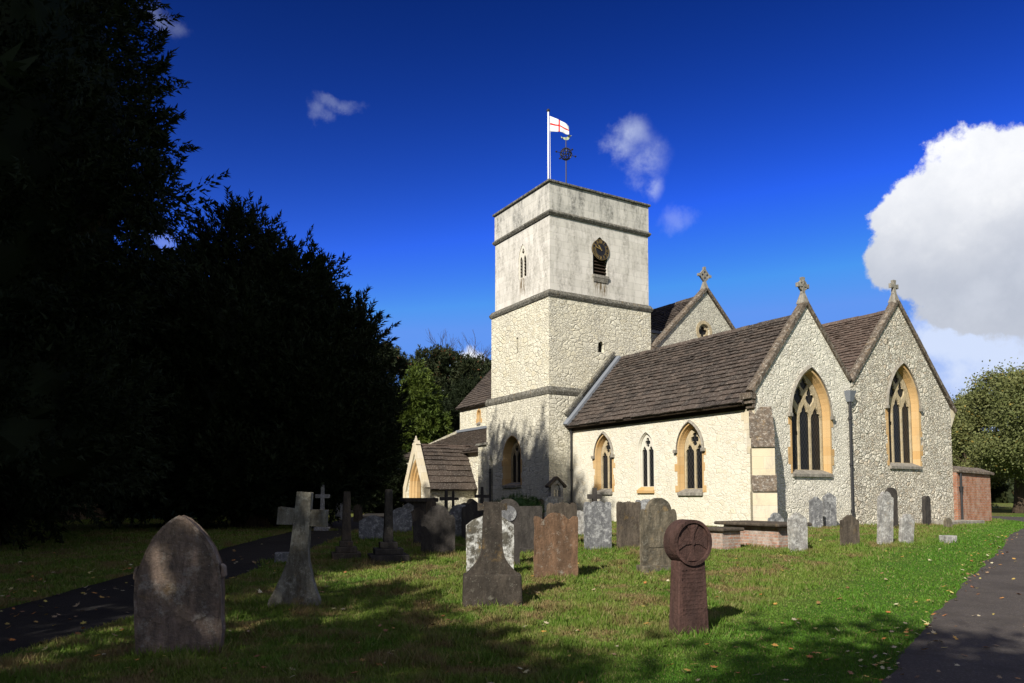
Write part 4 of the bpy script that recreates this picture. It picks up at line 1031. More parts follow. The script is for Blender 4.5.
# crosses
def cross(px, py, top, wpx, mat, label, yaw=15, steps=0, shaft=.13, armf=.68, base=None, hidearms=False, neck=0):
    x, y, z, rz = place(px, py, yaw); s = scale_at(y); h = (py-top)*s
    e = empty('stone_cross', (x, y, z), rz, label=label, cat='cross', group='stone crosses in the churchyard')
    z0 = 0.
    if steps:
        bw = base*s
        for k in range(steps):
            f = MB(); q = bw/2*(1-.27*k); hh = h*.085; f.box((-q,-q,z0-(.3 if k == 0 else 0)),(q,q,z0+hh)); f.build('step', STN[mat], e, bevel=.015); z0 += hh
    f = MB(); t_ = shaft/2
    f.hexa([(-t_*1.2,-t_*1.1,z0-(0 if steps else .3)),(t_*1.2,-t_*1.1,z0-(0 if steps else .3)),(t_*1.2,t_*1.1,z0-(0 if steps else .3)),(-t_*1.2,t_*1.1,z0-(0 if steps else .3))], [(-t_*.85,-t_*.85,h),(t_*.85,-t_*.85,h),(t_*.85,t_*.85,h),(-t_*.85,t_*.85,h)])
    f.build('shaft', STN[mat], e, bevel=.01)
    if wpx:
        f = MB(); aw = wpx*s/2/max(.3, math.cos(rz)); za = h*armf + (h-h*armf)*.35; f.box((-aw,-t_*.8,za-t_),(aw,t_*.8,za+t_)); f.build('arm', STN[mat], e, bevel=.01)
    return e
cross(388, 560, 490, 0, 'dark', 'tall dark cross shaft seen edge-on, on three stone steps', 15, 3, .17, base=38)
cross(346, 558, 492, 0, 'umber', 'dark cross shaft on a stepped base, left of the grey low headstone', 15, 3, .17, base=28)
cross(322, 531, 485, 14, 'pale', 'pale stone cross on stepped base beyond the leaning cross', 10, 2, .13, .62, base=15)
cross(268, 523, 487, 11, 'grey', 'thin grey cross deep in the shade of the trees', 10, 2, .12, .62, base=11)
cross(595, 540, 488, 14.5, 'dark', 'small dark cross rising behind the grey headstone', 12, 0, .13, .74)
cross(446, 530, 490, 13, 'dark', 'dark cross silhouette, left one of the pair before the porch wall', 12, 0, .12, .66)
cross(453, 527, 491, 11, 'dark', 'dark cross silhouette, right one of the pair before the porch wall', 12, 0, .1, .66)
cross(482, 527, 487, 14, 'dark', 'dark cross in front of the low pale buttress', 12, 0, .12, .64)
# round-headed wheel cross behind the stump
x, y, z, rz = place(508, 566, 10); s = scale_at(y)
e = empty('headstone', (x, y, z), rz, label='dark headstone with a pale carved roundel at its head, right of the cross stump', cat='headstone', group=GR)
slab('slab', 'round', 22*s, 66*s, .1, STN['dark'], e)
f = MB(); zc = 52*s; f.plate([(8*s*math.cos(2*PI*i/24), zc+8*s*math.sin(2*PI*i/24)) for i in range(24)], [], south(0), .04, .07); f.build('roundel', STN['grey'], e, bevel=.006)
# table tomb under the porch
x, y, z, rz = place(419, 520, 20); s = scale_at(y)
e = empty('table_tomb', (x, y, z), rz, label='dark table tomb with flat slab in front of the porch', cat='table tomb')
f = MB(); f.box((-14*s,-.4,-.2),(14*s,.4,18*s)); f.build('chest', STN['dark'], e)
f = MB(); f.box((-17*s,-.55,18*s),(17*s,.55,22*s)); f.build('ledger_slab', STN['dark'], e, bevel=.03)
# little gabled monument
x, y, z, rz = place(556, 521, 18); s = scale_at(y)
e = empty('gabled_monument', (x, y, z), rz, label='small gabled stone monument with traceried niche against the tower', cat='monument')
f = MB(); w_ = 13*s; hh = 35*s
f.plate([(-w_/2,-.3),(w_/2,-.3),(w_/2,hh),(0,hh+7*s),(-w_/2,hh)], [arch(0, hh-11*s, w_*.56, hh-4*s, hh+2.5*s)], south(0), -.15, .15); f.build('body', STN['pale'], e, bevel=.01)
f = MB(); f.plate(arch(0, hh-11*s, w_*.56, hh-4*s, hh+2.5*s), [arch(-w_*.13, hh-10.5*s, w_*.2, hh-6*s, hh-3.6*s, 4), arch(w_*.13, hh-10.5*s, w_*.2, hh-6*s, hh-3.6*s, 4)], south(0), -.02, .06); f.build('tracery', STN['pale'], e)
f = MB()
for sg in (-1, 1):
    f.hexa([(0,-.24,hh+9.5*s),(0,.24,hh+9.5*s),(0,.24,hh+7*s),(0,-.24,hh+7*s)], [(sg*10*s,-.24,hh),(sg*10*s,.24,hh),(sg*9*s,.24,hh-2*s),(sg*9*s,-.24,hh-2*s)])
f.build('roof', STN['umber'], e)

# ------------------------------------------------------------------ trees
def unit(v): return v/np.maximum(np.linalg.norm(v, axis=1, keepdims=True), 1e-6)
def blob_points(blobs, n, rng, rmin=.8, rmax=1.04, cull=.86):
    B = np.array(blobs, float); area = (B[:,3]*B[:,4]+B[:,3]*B[:,5]+B[:,4]*B[:,5]); pr = area/area.sum()
    out_p, out_n = [], []; tot = 0
    while tot < n:
        k = rng.choice(len(B), n, p=pr); d = unit(rng.normal(size=(n,3))); r = rng.uniform(rmin, rmax, (n,1))
        lump = 1 + .10*np.sin(d[:,0:1]*7+k[:,None]*2.1)*np.sin(d[:,2:3]*6+k[:,None]) + .07*np.sin(d[:,1:2]*13+k[:,None])
        p = B[k,:3] + d*B[k,3:6]*r*lump; nn = unit(d/B[k,3:6])
        keep = np.ones(n, bool)
        for j in range(len(B)):
            q = np.linalg.norm((p-B[j,:3])/B[j,3:6], axis=1); keep &= (q > cull) | (k == j)
        out_p.append(p[keep]); out_n.append(nn[keep]); tot += keep.sum()
    return np.concatenate(out_p)[:n], np.concatenate(out_n)[:n]
def core(blobs, f=.8):
    """leafy inner mass: lumpy shell of leaf-sized facets"""
    vs = []
    for (x, y, z, a, b, c) in blobs:
        if min(a, b, c) < 1.25 and max(a, b, c) > 1.3: continue
        bm = bmesh.new(); bmesh.ops.create_icosphere(bm, subdivisions=3, radius=1)
        for v in bm.verts:
            k = f*(1+.16*mnoise.noise(v.co*3+Vector((x,y,z)))); v.co = Vector((v.co.x*a*k+x, v.co.y*b*k+y, v.co.z*c*k+z))
        for fa in bm.faces: vs += [tuple(v.co) for v in fa.verts]
        bm.free()
    return np.array(vs)
def sprays(blobs, n, m, L, leaf, upb, rng, out=.7, rnd=.35, droop=0., rmin=.8, width=.3):
    P, N = blob_points(blobs, n, rng, rmin)
    ax = unit(N*out + np.array([0,0,upb]) + rng.normal(size=(n,3))*rnd)
    sd = unit(np.cross(ax, rng.normal(size=(n,3)))); ln = L*rng.uniform(.5, 1.25, (n,1))
    V = []
    for i in range(m):
        t = (i+.5)/m; sg = 1 if i % 2 else -1
        base = P + ax*ln*t + np.array([0,0,-droop])*t*t*ln
        wob = unit(sd*sg + ax*.75 + rng.normal(size=(n,3))*.22)
        l = leaf*(1.15-.75*t)*rng.uniform(.7,1.3,(n,1))
        a = base - ax*l*width*.5; b = base + ax*l*width*.5; c = base + wob*l
        V.append(np.stack([a, b, c], 1))
    return np.stack(V, 1).reshape(-1, 3)
def boughs(blobs, n, m, L, rad, leaf, upb, rng, out=.8, rnd=.3, droop=0., rmin=.8):
    """tapering leafy boughs that end in points"""
    P, N = blob_points(blobs, n, rng, rmin, .98)
    ax = unit(N*out + np.array([0,0,upb]) + rng.normal(size=(n,3))*rnd); ln = L*rng.uniform(.45, 1.35, (n,1)); rr = rad*rng.uniform(.7, 1.3, (n,1))
    V = []
    for i in range(m):
        t = ((i+rng.random((n,1)))/m)**.8; d = unit(rng.normal(size=(n,3))); d = unit(d - ax*(d*ax).sum(1, keepdims=True))
        q = P + ax*ln*t + d*rr*(1-t)**.8*np.sqrt(rng.random((n,1))) - np.array([0,0,droop])*ln*t*t
        tip = unit(ax*.9 + d*.7 + rng.normal(size=(n,3))*.25); l = leaf*rng.uniform(.6, 1.4, (n,1)); sd = unit(np.cross(tip, rng.normal(size=(n,3))))*l*.2
        V.append(np.stack([q-sd, q+sd, q+tip*l], 1))
    return np.stack(V, 1).reshape(-1, 3)
def clumps(blobs, n, m, rad, leaf, rng, rmin=.72):
    P, N = blob_points(blobs, n, rng, rmin, 1.05)
    q = P[:,None,:] + rng.normal(size=(n,m,3))*rad*rng.uniform(.5,1.2,(n,1,1))
    q = q.reshape(-1, 3); k = len(q)
    a = unit(rng.normal(size=(k,3)) + np.array([0,0,.2])); b = unit(np.cross(a, rng.normal(size=(k,3)))); l = leaf*rng.uniform(.6,1.3,(k,1))
    return np.stack([q, q+a*l*.6+b*l*.35, q+a*l*1.1, q+a*l*.6-b*l*.35], 1).reshape(-1, 3)
def trunk(e, mat, base_r, hgt, limbs, rng, lean=(0,0)):
    f = MB(); pts = [(lean[0]*t*t*hgt+.1*math.sin(t*5), lean[1]*t*t*hgt, -.3+(hgt+.3)*t) for t in np.linspace(0, 1, 7)]
    f.tube(pts, [base_r*(1.35-.2*0 if i == 0 else 1.05-.85*i/6) for i in range(7)], 10)
    for (tx, ty, tz, z0) in limbs:
        k = min(6, max(0, int(z0/hgt*6))); p0 = Vector(pts[k]); p1 = Vector((tx, ty, tz)); md = p0.lerp(p1, .5)+Vector((0,0,.12*(p1-p0).length))
        r0 = base_r*.45; f.tube([p0, p0.lerp(md, .5)+Vector((rng.normal()*.1, rng.normal()*.1, 0)), md, md.lerp(p1, .5), p1], [r0, r0*.8, r0*.6, r0*.4, r0*.15], 7)
    return f.build('trunk', mat, e, smooth=True)
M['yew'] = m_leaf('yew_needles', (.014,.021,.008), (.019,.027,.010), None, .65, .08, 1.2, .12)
M['bark'] = m_bark('brown_bark', (.09,.065,.045))
M['plane'] = m_leaf('maple_leaves', (.20,.21,.075), (.13,.155,.05), (.3,.22,.05), .6, .25, .5)
M['cyp'] = m_leaf('cypress_sprays', (.105,.14,.02), (.05,.085,.014), None, .6, .15, .8)
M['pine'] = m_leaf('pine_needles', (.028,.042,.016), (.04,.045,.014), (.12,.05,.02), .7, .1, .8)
M['bushm'] = m_leaf('bush_leaves', (.035,.09,.015), (.03,.07,.012), None, .5, .2)

def tri_quads(v3):   # triangles -> degenerate-free quads are not needed; keep triangles
    return v3
def yew(loc, blobs, n, m, L, leaf, upb, label, name='yew_tree', trunk_r=.5, trunk_h=5, limbs=(), seed=1, mat='yew', cat='tree', group=None, out=.7, droop=0., cf=.8, rmin=.8, rad=None):
    rng = np.random.default_rng(seed); e = empty(name, (loc[0], loc[1], zg(loc[0], loc[1])), 0, label=label, cat=cat, group=group)
    v = np.concatenate([boughs(blobs, n, m, L, rad or L*.28, leaf, upb, rng, out=out, droop=droop, rmin=rmin), core(blobs, cf)])
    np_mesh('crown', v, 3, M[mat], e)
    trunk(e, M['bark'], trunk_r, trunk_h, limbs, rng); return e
GT = 'dark yews at the edge of the churchyard'
# A: the huge yew on the left, spreading boughs toward the church
A = [(-1.6,0,10.5,5.6,5.5,8.5), (-3.5,-1,6,5,5,4.5), (.9,0,13.6,2.2,2.6,2.8), (2.3,0,11.3,1.4,1.8,1.0), (2.8,.2,9.9,1.3,1.5,.7), (2.0,0,8.2,1.6,1.7,.9),
     (3.5,0,8.7,1.6,.9,.35), (1.2,.2,6.2,1.6,2,1.4), (.4,0,3.6,3.6,3.5,1.6), (.2,0,17.0,3.2,3,3.0)]
A += [(-1,0,2.6,5.2,4.5,2.0)]
yew((-13.6,18.5), A, 4200, 64, 1.15, .16, .10, 'huge dark yew filling the left edge, one bough reaching towards the church', seed=2, trunk_r=.75, trunk_h=10,
    limbs=((4,0,9,4),(2.5,0,12,6),(-4,-1,8,4),(2.5,0,5,2)), group=GT, cf=.84, rmin=.8, rad=.26, droop=-.15)
# B: round yew between A and the porch
Bb = [(-.8,0,6.6,4.9,4.9,5.6), (3.4,-.5,5.2,2.8,3.6,4.1), (-4.6,0,5.6,3.2,3.8,5.0), (1.8,-.5,10.2,1.8,2.1,2.0), (-.9,0,12.4,1.5,1.6,1.9), (-3.6,0,9.9,1.7,2,2.0), (4.1,-.4,8.2,1.4,1.8,1.7), (5.2,-.3,4.4,1.2,2.2,2.8)]
Bb = [tuple(q*.8 for q in b_) for b_ in Bb]
Bb += [(-.3,0,2.0,4.6,4,1.7)]
yew((-9.7,28), Bb, 5200, 52, 1.05, .17, .65, 'broad dark yew with spiky top between the huge yew and the porch', seed=3, trunk_r=.6, trunk_h=7.5,
    limbs=((3,0,6.5,2.5),(-3,0,6.5,2.5),(1,0,9.5,4)), group=GT, cf=.84, out=.5, rad=.22)
# more yews making the black wall behind
bk = [(0,0,6.2,5.5,5,6.0), (3.5,0,4.5,3.5,4,4.3), (-3.5,.5,5,3.6,4,4.6), (.8,0,10.2,2.6,2.6,2.6)]
o = yew((-27,40), bk, 2400, 40, 1.2, .26, .6, 'dark yew in the back row, behind the brick shed', seed=4, trunk_r=.6, trunk_h=7, group=GT, cf=.86)
def copy_tree(src, loc, rz, sc, label, group=None):
    r_ = src.copy(); C.objects.link(r_); r_.location = (loc[0], loc[1], zg(loc[0], loc[1])); r_.rotation_euler = (0,0,rz); r_.scale = (sc,)*3; r_['label'] = label
    if group: r_['group'] = group
    for ch in list(src.children):
        c_ = ch.copy(); C.objects.link(c_); c_.parent = r_
    return r_
for i, (x, y, rz, sc, lb) in enumerate(((-37,44,1.1,1.2,'dark yew in the back row at the far left edge'), (-20,50,2.3,1.1,'dark yew in the back row behind the broad yew'), (-17,64,.7,1.05,'dark yew farthest back, left of the lit conifer'), (-31,56,3.9,1.4,'tall dark yew behind the huge one'))):
    copy_tree(o, (x, y), rz, sc, lb)
# trees that stand behind and left of the viewer and shade the foreground
SH = 'tall trees behind the viewer shading the churchyard'
for i, (x, y, rz, sc, zs, lb) in enumerate(((-18,6.5,.3,1.3,2.05,'tall yew just out of view to the left'), (-12.6,5.6,2.2,.6,1.72,'slim tall yew out of view left of the viewer'),
        (-27,5,.9,1.3,1.7,'yew beyond the left edge'), (-29,21.8,.2,1.2,1.6,'yew left of the huge one'), (-36,25,3.2,1.3,1.8,'yew at the far left boundary'), (-45,31,2.5,1.4,1.7,'yew closing the left boundary'))):
    c_ = copy_tree(o, (x, y), rz, sc, lb, SH); c_.scale = (sc, sc, zs)
SHADERS_FROM = o
# cypress lit by the sun behind the porch
cy = [(0,0,3.6,2.9,2.6,3.6), (.1,0,7.0,2.2,2.1,2.6), (0,0,9.6,1.3,1.3,1.9), (-.1,0,11.4,.6,.6,1.2), (1.3,-.3,5.2,1.4,1.5,1.6), (-1.2,-.4,5.8,1.3,1.3,1.4), (-1.5,-.3,3,1.5,1.5,1.6)]
yew((-8.3,67), cy, 2300, 34, .9, .26, .05, 'sunlit yellow-green conifer behind the porch', name='conifer', seed=5, trunk_r=.25, trunk_h=8, mat='cyp', out=.9, cf=.8, droop=.25)
# pines
def pine(loc, sc, seed, label):
    rng = np.random.default_rng(seed); bl = []
    for k in range(15):
        a = rng.uniform(0, 2*PI); r_ = rng.uniform(.3, 3.2); z = rng.uniform(5, 17.2); bl.append((r_*math.cos(a), r_*math.sin(a), z, rng.uniform(1.2,2.2), rng.uniform(1.2,2.2), rng.uniform(.6,1.1)))
    bl = [(a*sc, b*sc, c*sc, d*sc, e_*sc, f*sc) for a, b, c, d, e_, f in bl]
    e = empty('pine_tree', (loc[0], loc[1], zg(*loc)), 0, label=label, cat='tree', group='pines beyond the church')
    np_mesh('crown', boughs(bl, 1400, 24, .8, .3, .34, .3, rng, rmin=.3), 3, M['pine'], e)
    trunk(e, M['bark'], .35, 17*sc, [(b[0], b[1], b[2], b[2]*.8) for b in bl], rng)
pine((-15.5,88), 1.02, 11, 'loose dark pine left of the lit conifer'); pine((-11.0,92), 1.05, 12, 'loose dark pine just right of the lit conifer')
pine((-6.5,84), .98, 13, 'loose dark pine nearest the tower'); pine((-2.5,90), .95, 14, 'dark pine partly behind the tower')
for i, (x, y, sc, lb) in enumerate(((-11,80,1.0,'dark yew low behind the lit conifer'), (-4,78,1.0,'dark yew behind the nave end'), (-20,84,.9,'dark yew behind the back row'))): copy_tree(o, (x, y), i*1.3, sc, lb)
# bare tree
rng = np.random.default_rng(21); e = empty('bare_tree', (-4.6, 96, .45), 0, label='bare leafless tree showing against the white cloud', cat='tree'); f = MB()
def br(p, d, L, r_, dep):
    q = p+d*L; f.tube([p, p.lerp(q, .5)+Vector(rng.normal(size=3)*.05*L), q], [r_, r_*.8, r_*.6], 5, cap=False)
    if dep > 0:
        for _ in range(3 if dep > 1 else 4): br(q if rng.random() < .6 else p.lerp(q, .7), (d+Vector(rng.normal(size=3))*.38+Vector((0,0,.15))).normalized(), L*.68, r_*.55, dep-1)
br(Vector((0,0,0)), Vector((0,0,1)), 8.5, .28, 5); f.build('trunk', M['bark'], e)
# the autumn maple on the right, and the shade behind
def broad(loc, bl, n, m, rad, leaf, label, seed, mat='plane', name='maple_tree', hgt=4.5, r_=.4, group=None, cf=None):
    rng = np.random.default_rng(seed); e = empty(name, (loc[0], loc[1], zg(*loc)), 0, label=label, cat='tree', group=group)
    np_mesh('crown', clumps(bl, n, m, rad, leaf, rng), 4, M[mat], e)
    trunk(e, M['bark'], r_, hgt, [(b[0]*.8, b[1]*.8, b[2], 2+.4*k) for k, b in enumerate(bl[:7])], rng); return e
mb_ = []
rg = np.random.default_rng(31)
for k in range(24):
    a = rg.uniform(0, 2*PI); q = rg.uniform(.1, 1)**.5*4.4; z = rg.uniform(2.9, 9.2); q *= math.sqrt(max(.12, 1-((z-5.2)/4.9)**2)); mb_.append((q*math.cos(a), q*math.sin(a), z, rg.uniform(1.0,1.8), rg.uniform(1.0,1.8), rg.uniform(.7,1.3)))
mb_ = [tuple(q*.92 for q in b_) for b_ in mb_]
mt = broad((33.5,50), mb_, 3600, 26, .34, .15, 'autumn-green broad tree with yellowing leaves right of the church', 32)
copy_tree(mt, (43,53), 2.0, 1.15, 'second broad tree beyond the right edge tree'); copy_tree(mt, (39,64), 4.0, 1.0, 'broad tree behind the two at the right edge')
for i, (x, y, sc) in enumerate(((33,72,.62), (43,74,.7), (54,72,.75))): copy_tree(o, (x, y), i*2.1, sc, ('dark yew in the shade beneath the right-hand trees', 'dark yew at far right behind the broad trees', 'dark yew at the rightmost back')[i])
sp_ = []; rg = np.random.default_rng(35)
for k in range(26):
    a = rg.uniform(0, 2*PI); q = rg.uniform(.05, 1)**.5*5.2; sp_.append((q*math.cos(a), q*math.sin(a), rg.uniform(5, 14.6), rg.uniform(1.0,1.7), rg.uniform(1.0,1.7), rg.uniform(.6,1.1)))
ot = broad((-11.0,-9.8), sp_, 950, 22, .32, .25, 'loose broad tree behind the viewer, nearest the big yews', 36, hgt=9, group=SH)
copy_tree(ot, (-8.0, -8.2), 3.9, .86, 'loose broad tree behind the viewer, between the other two', SH)
copy_tree(ot, (-4.9, -12.6), 2.1, .86, 'loose broad tree behind the viewer, farther from the yews', SH)
copy_tree(o, (-8.8, 50), 1.0, .36, 'small dark yew beside the porch')
# far hedge line that closes the horizon
rng = np.random.default_rng(41); bl = [(x, 115+rng.uniform(-4,4), 2.5, 6, 4, rng.uniform(3.5,6)) for x in np.arange(-110, 120, 7)]
np_mesh('far_wood', np.concatenate([clumps(bl, 5000, 6, .8, .6, rng), np.repeat(core(bl, .9).reshape(-1,3,3), 1, 0)[:, [0,1,2,2]].reshape(-1,3)]), 4, M['pine'], None, label='far-off belt of dark woodland closing the churchyard', cat='woodland', kind='stuff')
# evergreen bush in front of the tower
x, y = ground_at(519, 527); e = empty('evergreen_bush', (x, y, zg(x, y)), 0, label='low rounded evergreen bush in front of the tower', cat='bush')
rng = np.random.default_rng(51); bl = [(0,0,.75,.75,.5,.42), (.45,.1,.65,.5,.4,.4), (-.45,0,.68,.5,.45,.38)]
np_mesh('foliage', np.concatenate([sprays(bl, 900, 10, .16, .06, .4, rng), core(bl, .88)]), 3, M['bushm'], e)
f = MB(); f.tube([(0,0,-.2),(.02,0,.5)], [.06,.04], 6); f.build('stem', M['bark'], e)

# sheds in the dark at left
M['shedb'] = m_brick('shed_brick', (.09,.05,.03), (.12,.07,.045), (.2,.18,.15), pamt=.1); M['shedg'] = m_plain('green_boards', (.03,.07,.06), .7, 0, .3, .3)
e = empty('brick_shed', (-22.8,37.5,.43), R(-8), label='low brick shed with pale doors under the trees', cat='shed')
f = MB(); f.box((-2.3,-1.5,-.3),(2.3,1.5,2.0)); f.build('wall', M['shedb'], e)
f = MB(); f.hexa([(-2.5,-1.8,2.0),(2.5,-1.8,2.0),(2.5,1.8,2.0),(-2.5,1.8,2.0)], [(-2.5,-.05,3.0),(2.5,-.05,3.0),(2.5,.05,3.0),(-2.5,.05,3.0)]); f.build('roof', M['slate_d'], e)
for k in range(3):
    f = MB(); f.box((.1+k*.5,-1.56,0),(.45+k*.5,-1.51,1.5)); f.build('door_board', M['lead'], e)
e = empty('green_shed', (-17.8,39,.43), R(5), label='dark green timber shed beside the brick shed', cat='shed')
f = MB()
for k in range(20): f.box((-2.2+k*.22,-1.2-.012*(k % 2),-.2),(-2.2+(k+1)*.22-.01,1.2,2.1))
f.build('wall', M['shedg'], e)
f = MB(); f.hexa([(-2.4,-1.4,2.1),(2.4,-1.4,2.1),(2.4,1.4,2.25),(-2.4,1.4,2.25)], [(-2.4,-1.4,2.2),(2.4,-1.4,2.2),(2.4,1.4,2.4),(-2.4,1.4,2.4)]); f.build('roof', M['slate_d'], e)

# ------------------------------------------------------------------ grass and fallen leaves
def near_path(x, y, marg=0.):
    bad = np.zeros(len(x), bool)
    for pts, ws in PATHS:
        for i in range(0, len(pts), 1):
            bad |= (x-pts[i][0])**2 + (y-pts[i][1])**2 < (ws[i]/2+marg)**2
    return bad
def in_church(x, y):
    c_, s_ = math.cos(-ANG), math.sin(-ANG); lx = (x-OX)*c_-(y-OY)*s_; ly = (x-OX)*s_+(y-OY)*c_
    return (lx < .02) & (lx > -34) & (ly > -1.3*(lx < -11)) & (ly < 15.5)
def m_grass():
    t = NT('grass_blades', .6, .2); g = t.n.new('ShaderNodeNewGeometry').outputs['Position']
    col = ground_color(t, g); r_ = t.rnd_island(); col = t.mix(t.mapr(r_, 0, 1, 0, .5), col, (.10,.17,.02)); col = t.mix(t.mapr(r_, .9, .93, 0, .8), col, (.30,.25,.11))
    t.color(col); tr = t.n.new('ShaderNodeBsdfTranslucent'); t.link(col, tr.inputs[0]); mx = t.n.new('ShaderNodeMixShader'); mx.inputs[0].default_value = .3
    t.link(t.b.outputs[0], mx.inputs[1]); t.link(tr.outputs[0], mx.inputs[2]); t.link(mx.outputs[0], t.n['Material Output'].inputs['Surface']); return t.done()
M['grass'] = m_grass()
rng = np.random.default_rng(61); N = 420000
d = np.exp(rng.uniform(math.log(6.2), math.log(42), N)); az = rng.uniform(R(-37), R(37), N); x = d*np.sin(az)/np.cos(az)*1.0; y = d.copy()
ok = ~near_path(x, y, -.05) & ~in_church(x, y); x, y, d = x[ok], y[ok], d[ok]
tuft = .5+.5*np.sin(x*3.1+2*np.sin(y*2.3))*np.sin(y*3.7+1.7*np.sin(x*1.9))
short = np.where(y*.775-5.0-x < -.3, .5, 1.)         # mown strip by the drive
hgt = (.018+.065*tuft**2*rng.uniform(.4,1.3,len(x))+.016*rng.random(len(x)))*short*(1+.012*d)
wd = .0028+.0007*d; n = len(x); th = rng.uniform(0, 2*PI, n); z = zg_np(x, y)
dx, dy = np.cos(th)*wd, np.sin(th)*wd; lx = rng.normal(size=n)*.45*hgt; ly = rng.normal(size=n)*.45*hgt
V = np.stack([np.stack([x-dx, y-dy, z-.005], 1), np.stack([x+dx, y+dy, z-.005], 1), np.stack([x+lx, y+ly, z+hgt], 1)], 1).reshape(-1, 3)
WEEDS = [(d_*math.tan(a_), d_) for d_, a_ in zip(np.exp(rng.uniform(math.log(6.8), math.log(22), 260)), rng.uniform(R(-24), R(30), 260))]
WEEDS = [q for q in WEEDS if q[0] < q[1]*.775-6.0 and not near_path(np.array([q[0]]), np.array([q[1]]), .1)[0]]
T = []
for (sx, sy) in WEEDS:
    k = 60; x_ = sx+rng.normal(size=k)*.05; y_ = sy+rng.normal(size=k)*.05; h_ = rng.uniform(.05, .14, k); w__ = .004+.0007*sy; z_ = zg_np(x_, y_); t_ = rng.uniform(0, 2*PI, k)
    T.append(np.stack([np.stack([x_-np.cos(t_)*w__, y_-np.sin(t_)*w__, z_-.01], 1), np.stack([x_+np.cos(t_)*w__, y_+np.sin(t_)*w__, z_-.01], 1), np.stack([x_+rng.normal(size=k)*.55*h_, y_+rng.normal(size=k)*.55*h_, z_+h_], 1)], 1).reshape(-1, 3))
for (sx, sy) in SPOTS:
    if sy > 30: continue
    k = 420; a_ = rng.uniform(0, 2*PI, k); r_ = rng.normal(.36, .12, k); x_ = sx+r_*np.cos(a_); y_ = sy+r_*.55*np.sin(a_); h_ = rng.uniform(.03, .13, k); w__ = .003+.0006*sy
    z_ = zg_np(x_, y_); t_ = rng.uniform(0, 2*PI, k)
    T.append(np.stack([np.stack([x_-np.cos(t_)*w__, y_-np.sin(t_)*w__, z_-.01], 1), np.stack([x_+np.cos(t_)*w__, y_+np.sin(t_)*w__, z_-.01], 1), np.stack([x_+rng.normal(size=k)*.4*h_, y_+rng.normal(size=k)*.4*h_, z_+h_], 1)], 1).reshape(-1, 3))
V = np.concatenate([V]+T)
np_mesh('grass', V, 3, M['grass'], None, label='rough green grass covering the churchyard', cat='grass', kind='stuff')
# fallen leaves
def m_fallen():
    t = NT('fallen_leaves', .6, .3); t.color(t.ramp(t.rnd_island(), [(0,(.42,.3,.08)),(.2,(.5,.2,.05)),(.4,(.22,.09,.04)),(.6,(.55,.5,.33)),(.78,(.16,.07,.035)),(.9,(.5,.42,.1)),(1,(.45,.44,.32))])); return t.done()
f = MB(); rng = np.random.default_rng(71)
star = [(0,1),(.22,.45),(.85,.6),(.5,.12),(.7,-.35),(.15,-.3),(0,-.75),(-.15,-.3),(-.7,-.35),(-.5,.12),(-.85,.6),(-.22,.45)]
def leaf(x, y, s):
    a = rng.uniform(0, 2*PI); tx, ty = rng.normal(size=2)*.3; cu = rng.uniform(-.5,.6); z = zg(x, y)+rng.uniform(.02,.045)
    vs = [(x, y, z+.1*s)]
    for px_, py_ in star:
        px_ *= rng.uniform(.8,1.1); X_ = (px_*math.cos(a)-py_*math.sin(a))*s; Y_ = (px_*math.sin(a)+py_*math.cos(a))*s
        vs.append((x+X_, y+Y_, z+max(-.01, X_*tx+Y_*ty+cu*s*(px_*px_+py_*py_)*.4)))
    f.add(vs, [(0, i+1, (i+1) % 12+1) for i in range(12)])
for _ in range(480):
    dd_ = math.exp(rng.uniform(math.log(6.6), math.log(24))); a_ = rng.uniform(R(-36), R(34)); leaf(dd_*math.tan(a_), dd_, rng.uniform(.026,.052))
for _ in range(190):    # blown against the edge of the drive
    i = rng.integers(0, len(dl)-1); t = rng.random(); px_ = dl[i][0]*(1-t)+dl[i+1][0]*t; py_ = dl[i][1]*(1-t)+dl[i+1][1]*t
    leaf(px_+rng.normal()*.22, py_+rng.normal()*.1, rng.uniform(.025,.045))
for _ in range(230):
    leaf(-7.2+rng.normal()*1.6, rng.uniform(7.5,16), rng.uniform(.03,.06))
f.build('fallen_leaves', m_fallen(), None, label='fallen autumn leaves scattered over grass and drive', cat='fallen leaves', kind='stuff')

# ------------------------------------------------------------------ light and sky
AZ, EL = R(209), R(34)
sv_ = Vector((math.sin(AZ)*math.cos(EL), math.cos(AZ)*math.cos(EL), math.sin(EL)))
sun = D.lights.new('sun', 'SUN'); sun.energy = 4.6; sun.angle = R(.5); sun.color = (1, .95, .86)
so_ = D.objects.new('sun', sun); C.objects.link(so_); so_.rotation_euler = sv_.to_track_quat('Z', 'Y').to_euler()
wld = D.worlds.new('World'); bpy.context.scene.world = wld; wld.use_nodes = True
class WT(NT):
    def __init__(s): s.t = wld.node_tree; s.n = s.t.nodes
t = WT(); bg = t.n['Background']
sky = t.n.new('ShaderNodeTexSky'); sky.sky_type = 'NISHITA'; sky.sun_disc = False; sky.sun_elevation = EL; sky.sun_rotation = AZ; sky.air_density = 1.0; sky.dust_density = .2; sky.ozone_density = 3.0
gm = t.n.new('ShaderNodeGamma'); t.link(sky.outputs[0], gm.inputs[0]); gm.inputs[1].default_value = 1.0
hs_ = t.n.new('ShaderNodeHueSaturation'); hs_.inputs['Saturation'].default_value = 1.35; hs_.inputs['Value'].default_value = .9; t.link(sky.outputs[0], hs_.inputs['Color'])
sc_ = t.sep(t.mix(1.0, hs_.outputs[0], (.62,.80,1.15), 'MULTIPLY'))
def chan(c, c0, k, p, mx): return t.math('MINIMUM', t.math('MULTIPLY', t.math('POWER', t.math('MULTIPLY', c, 1/c0), p), k), mx)
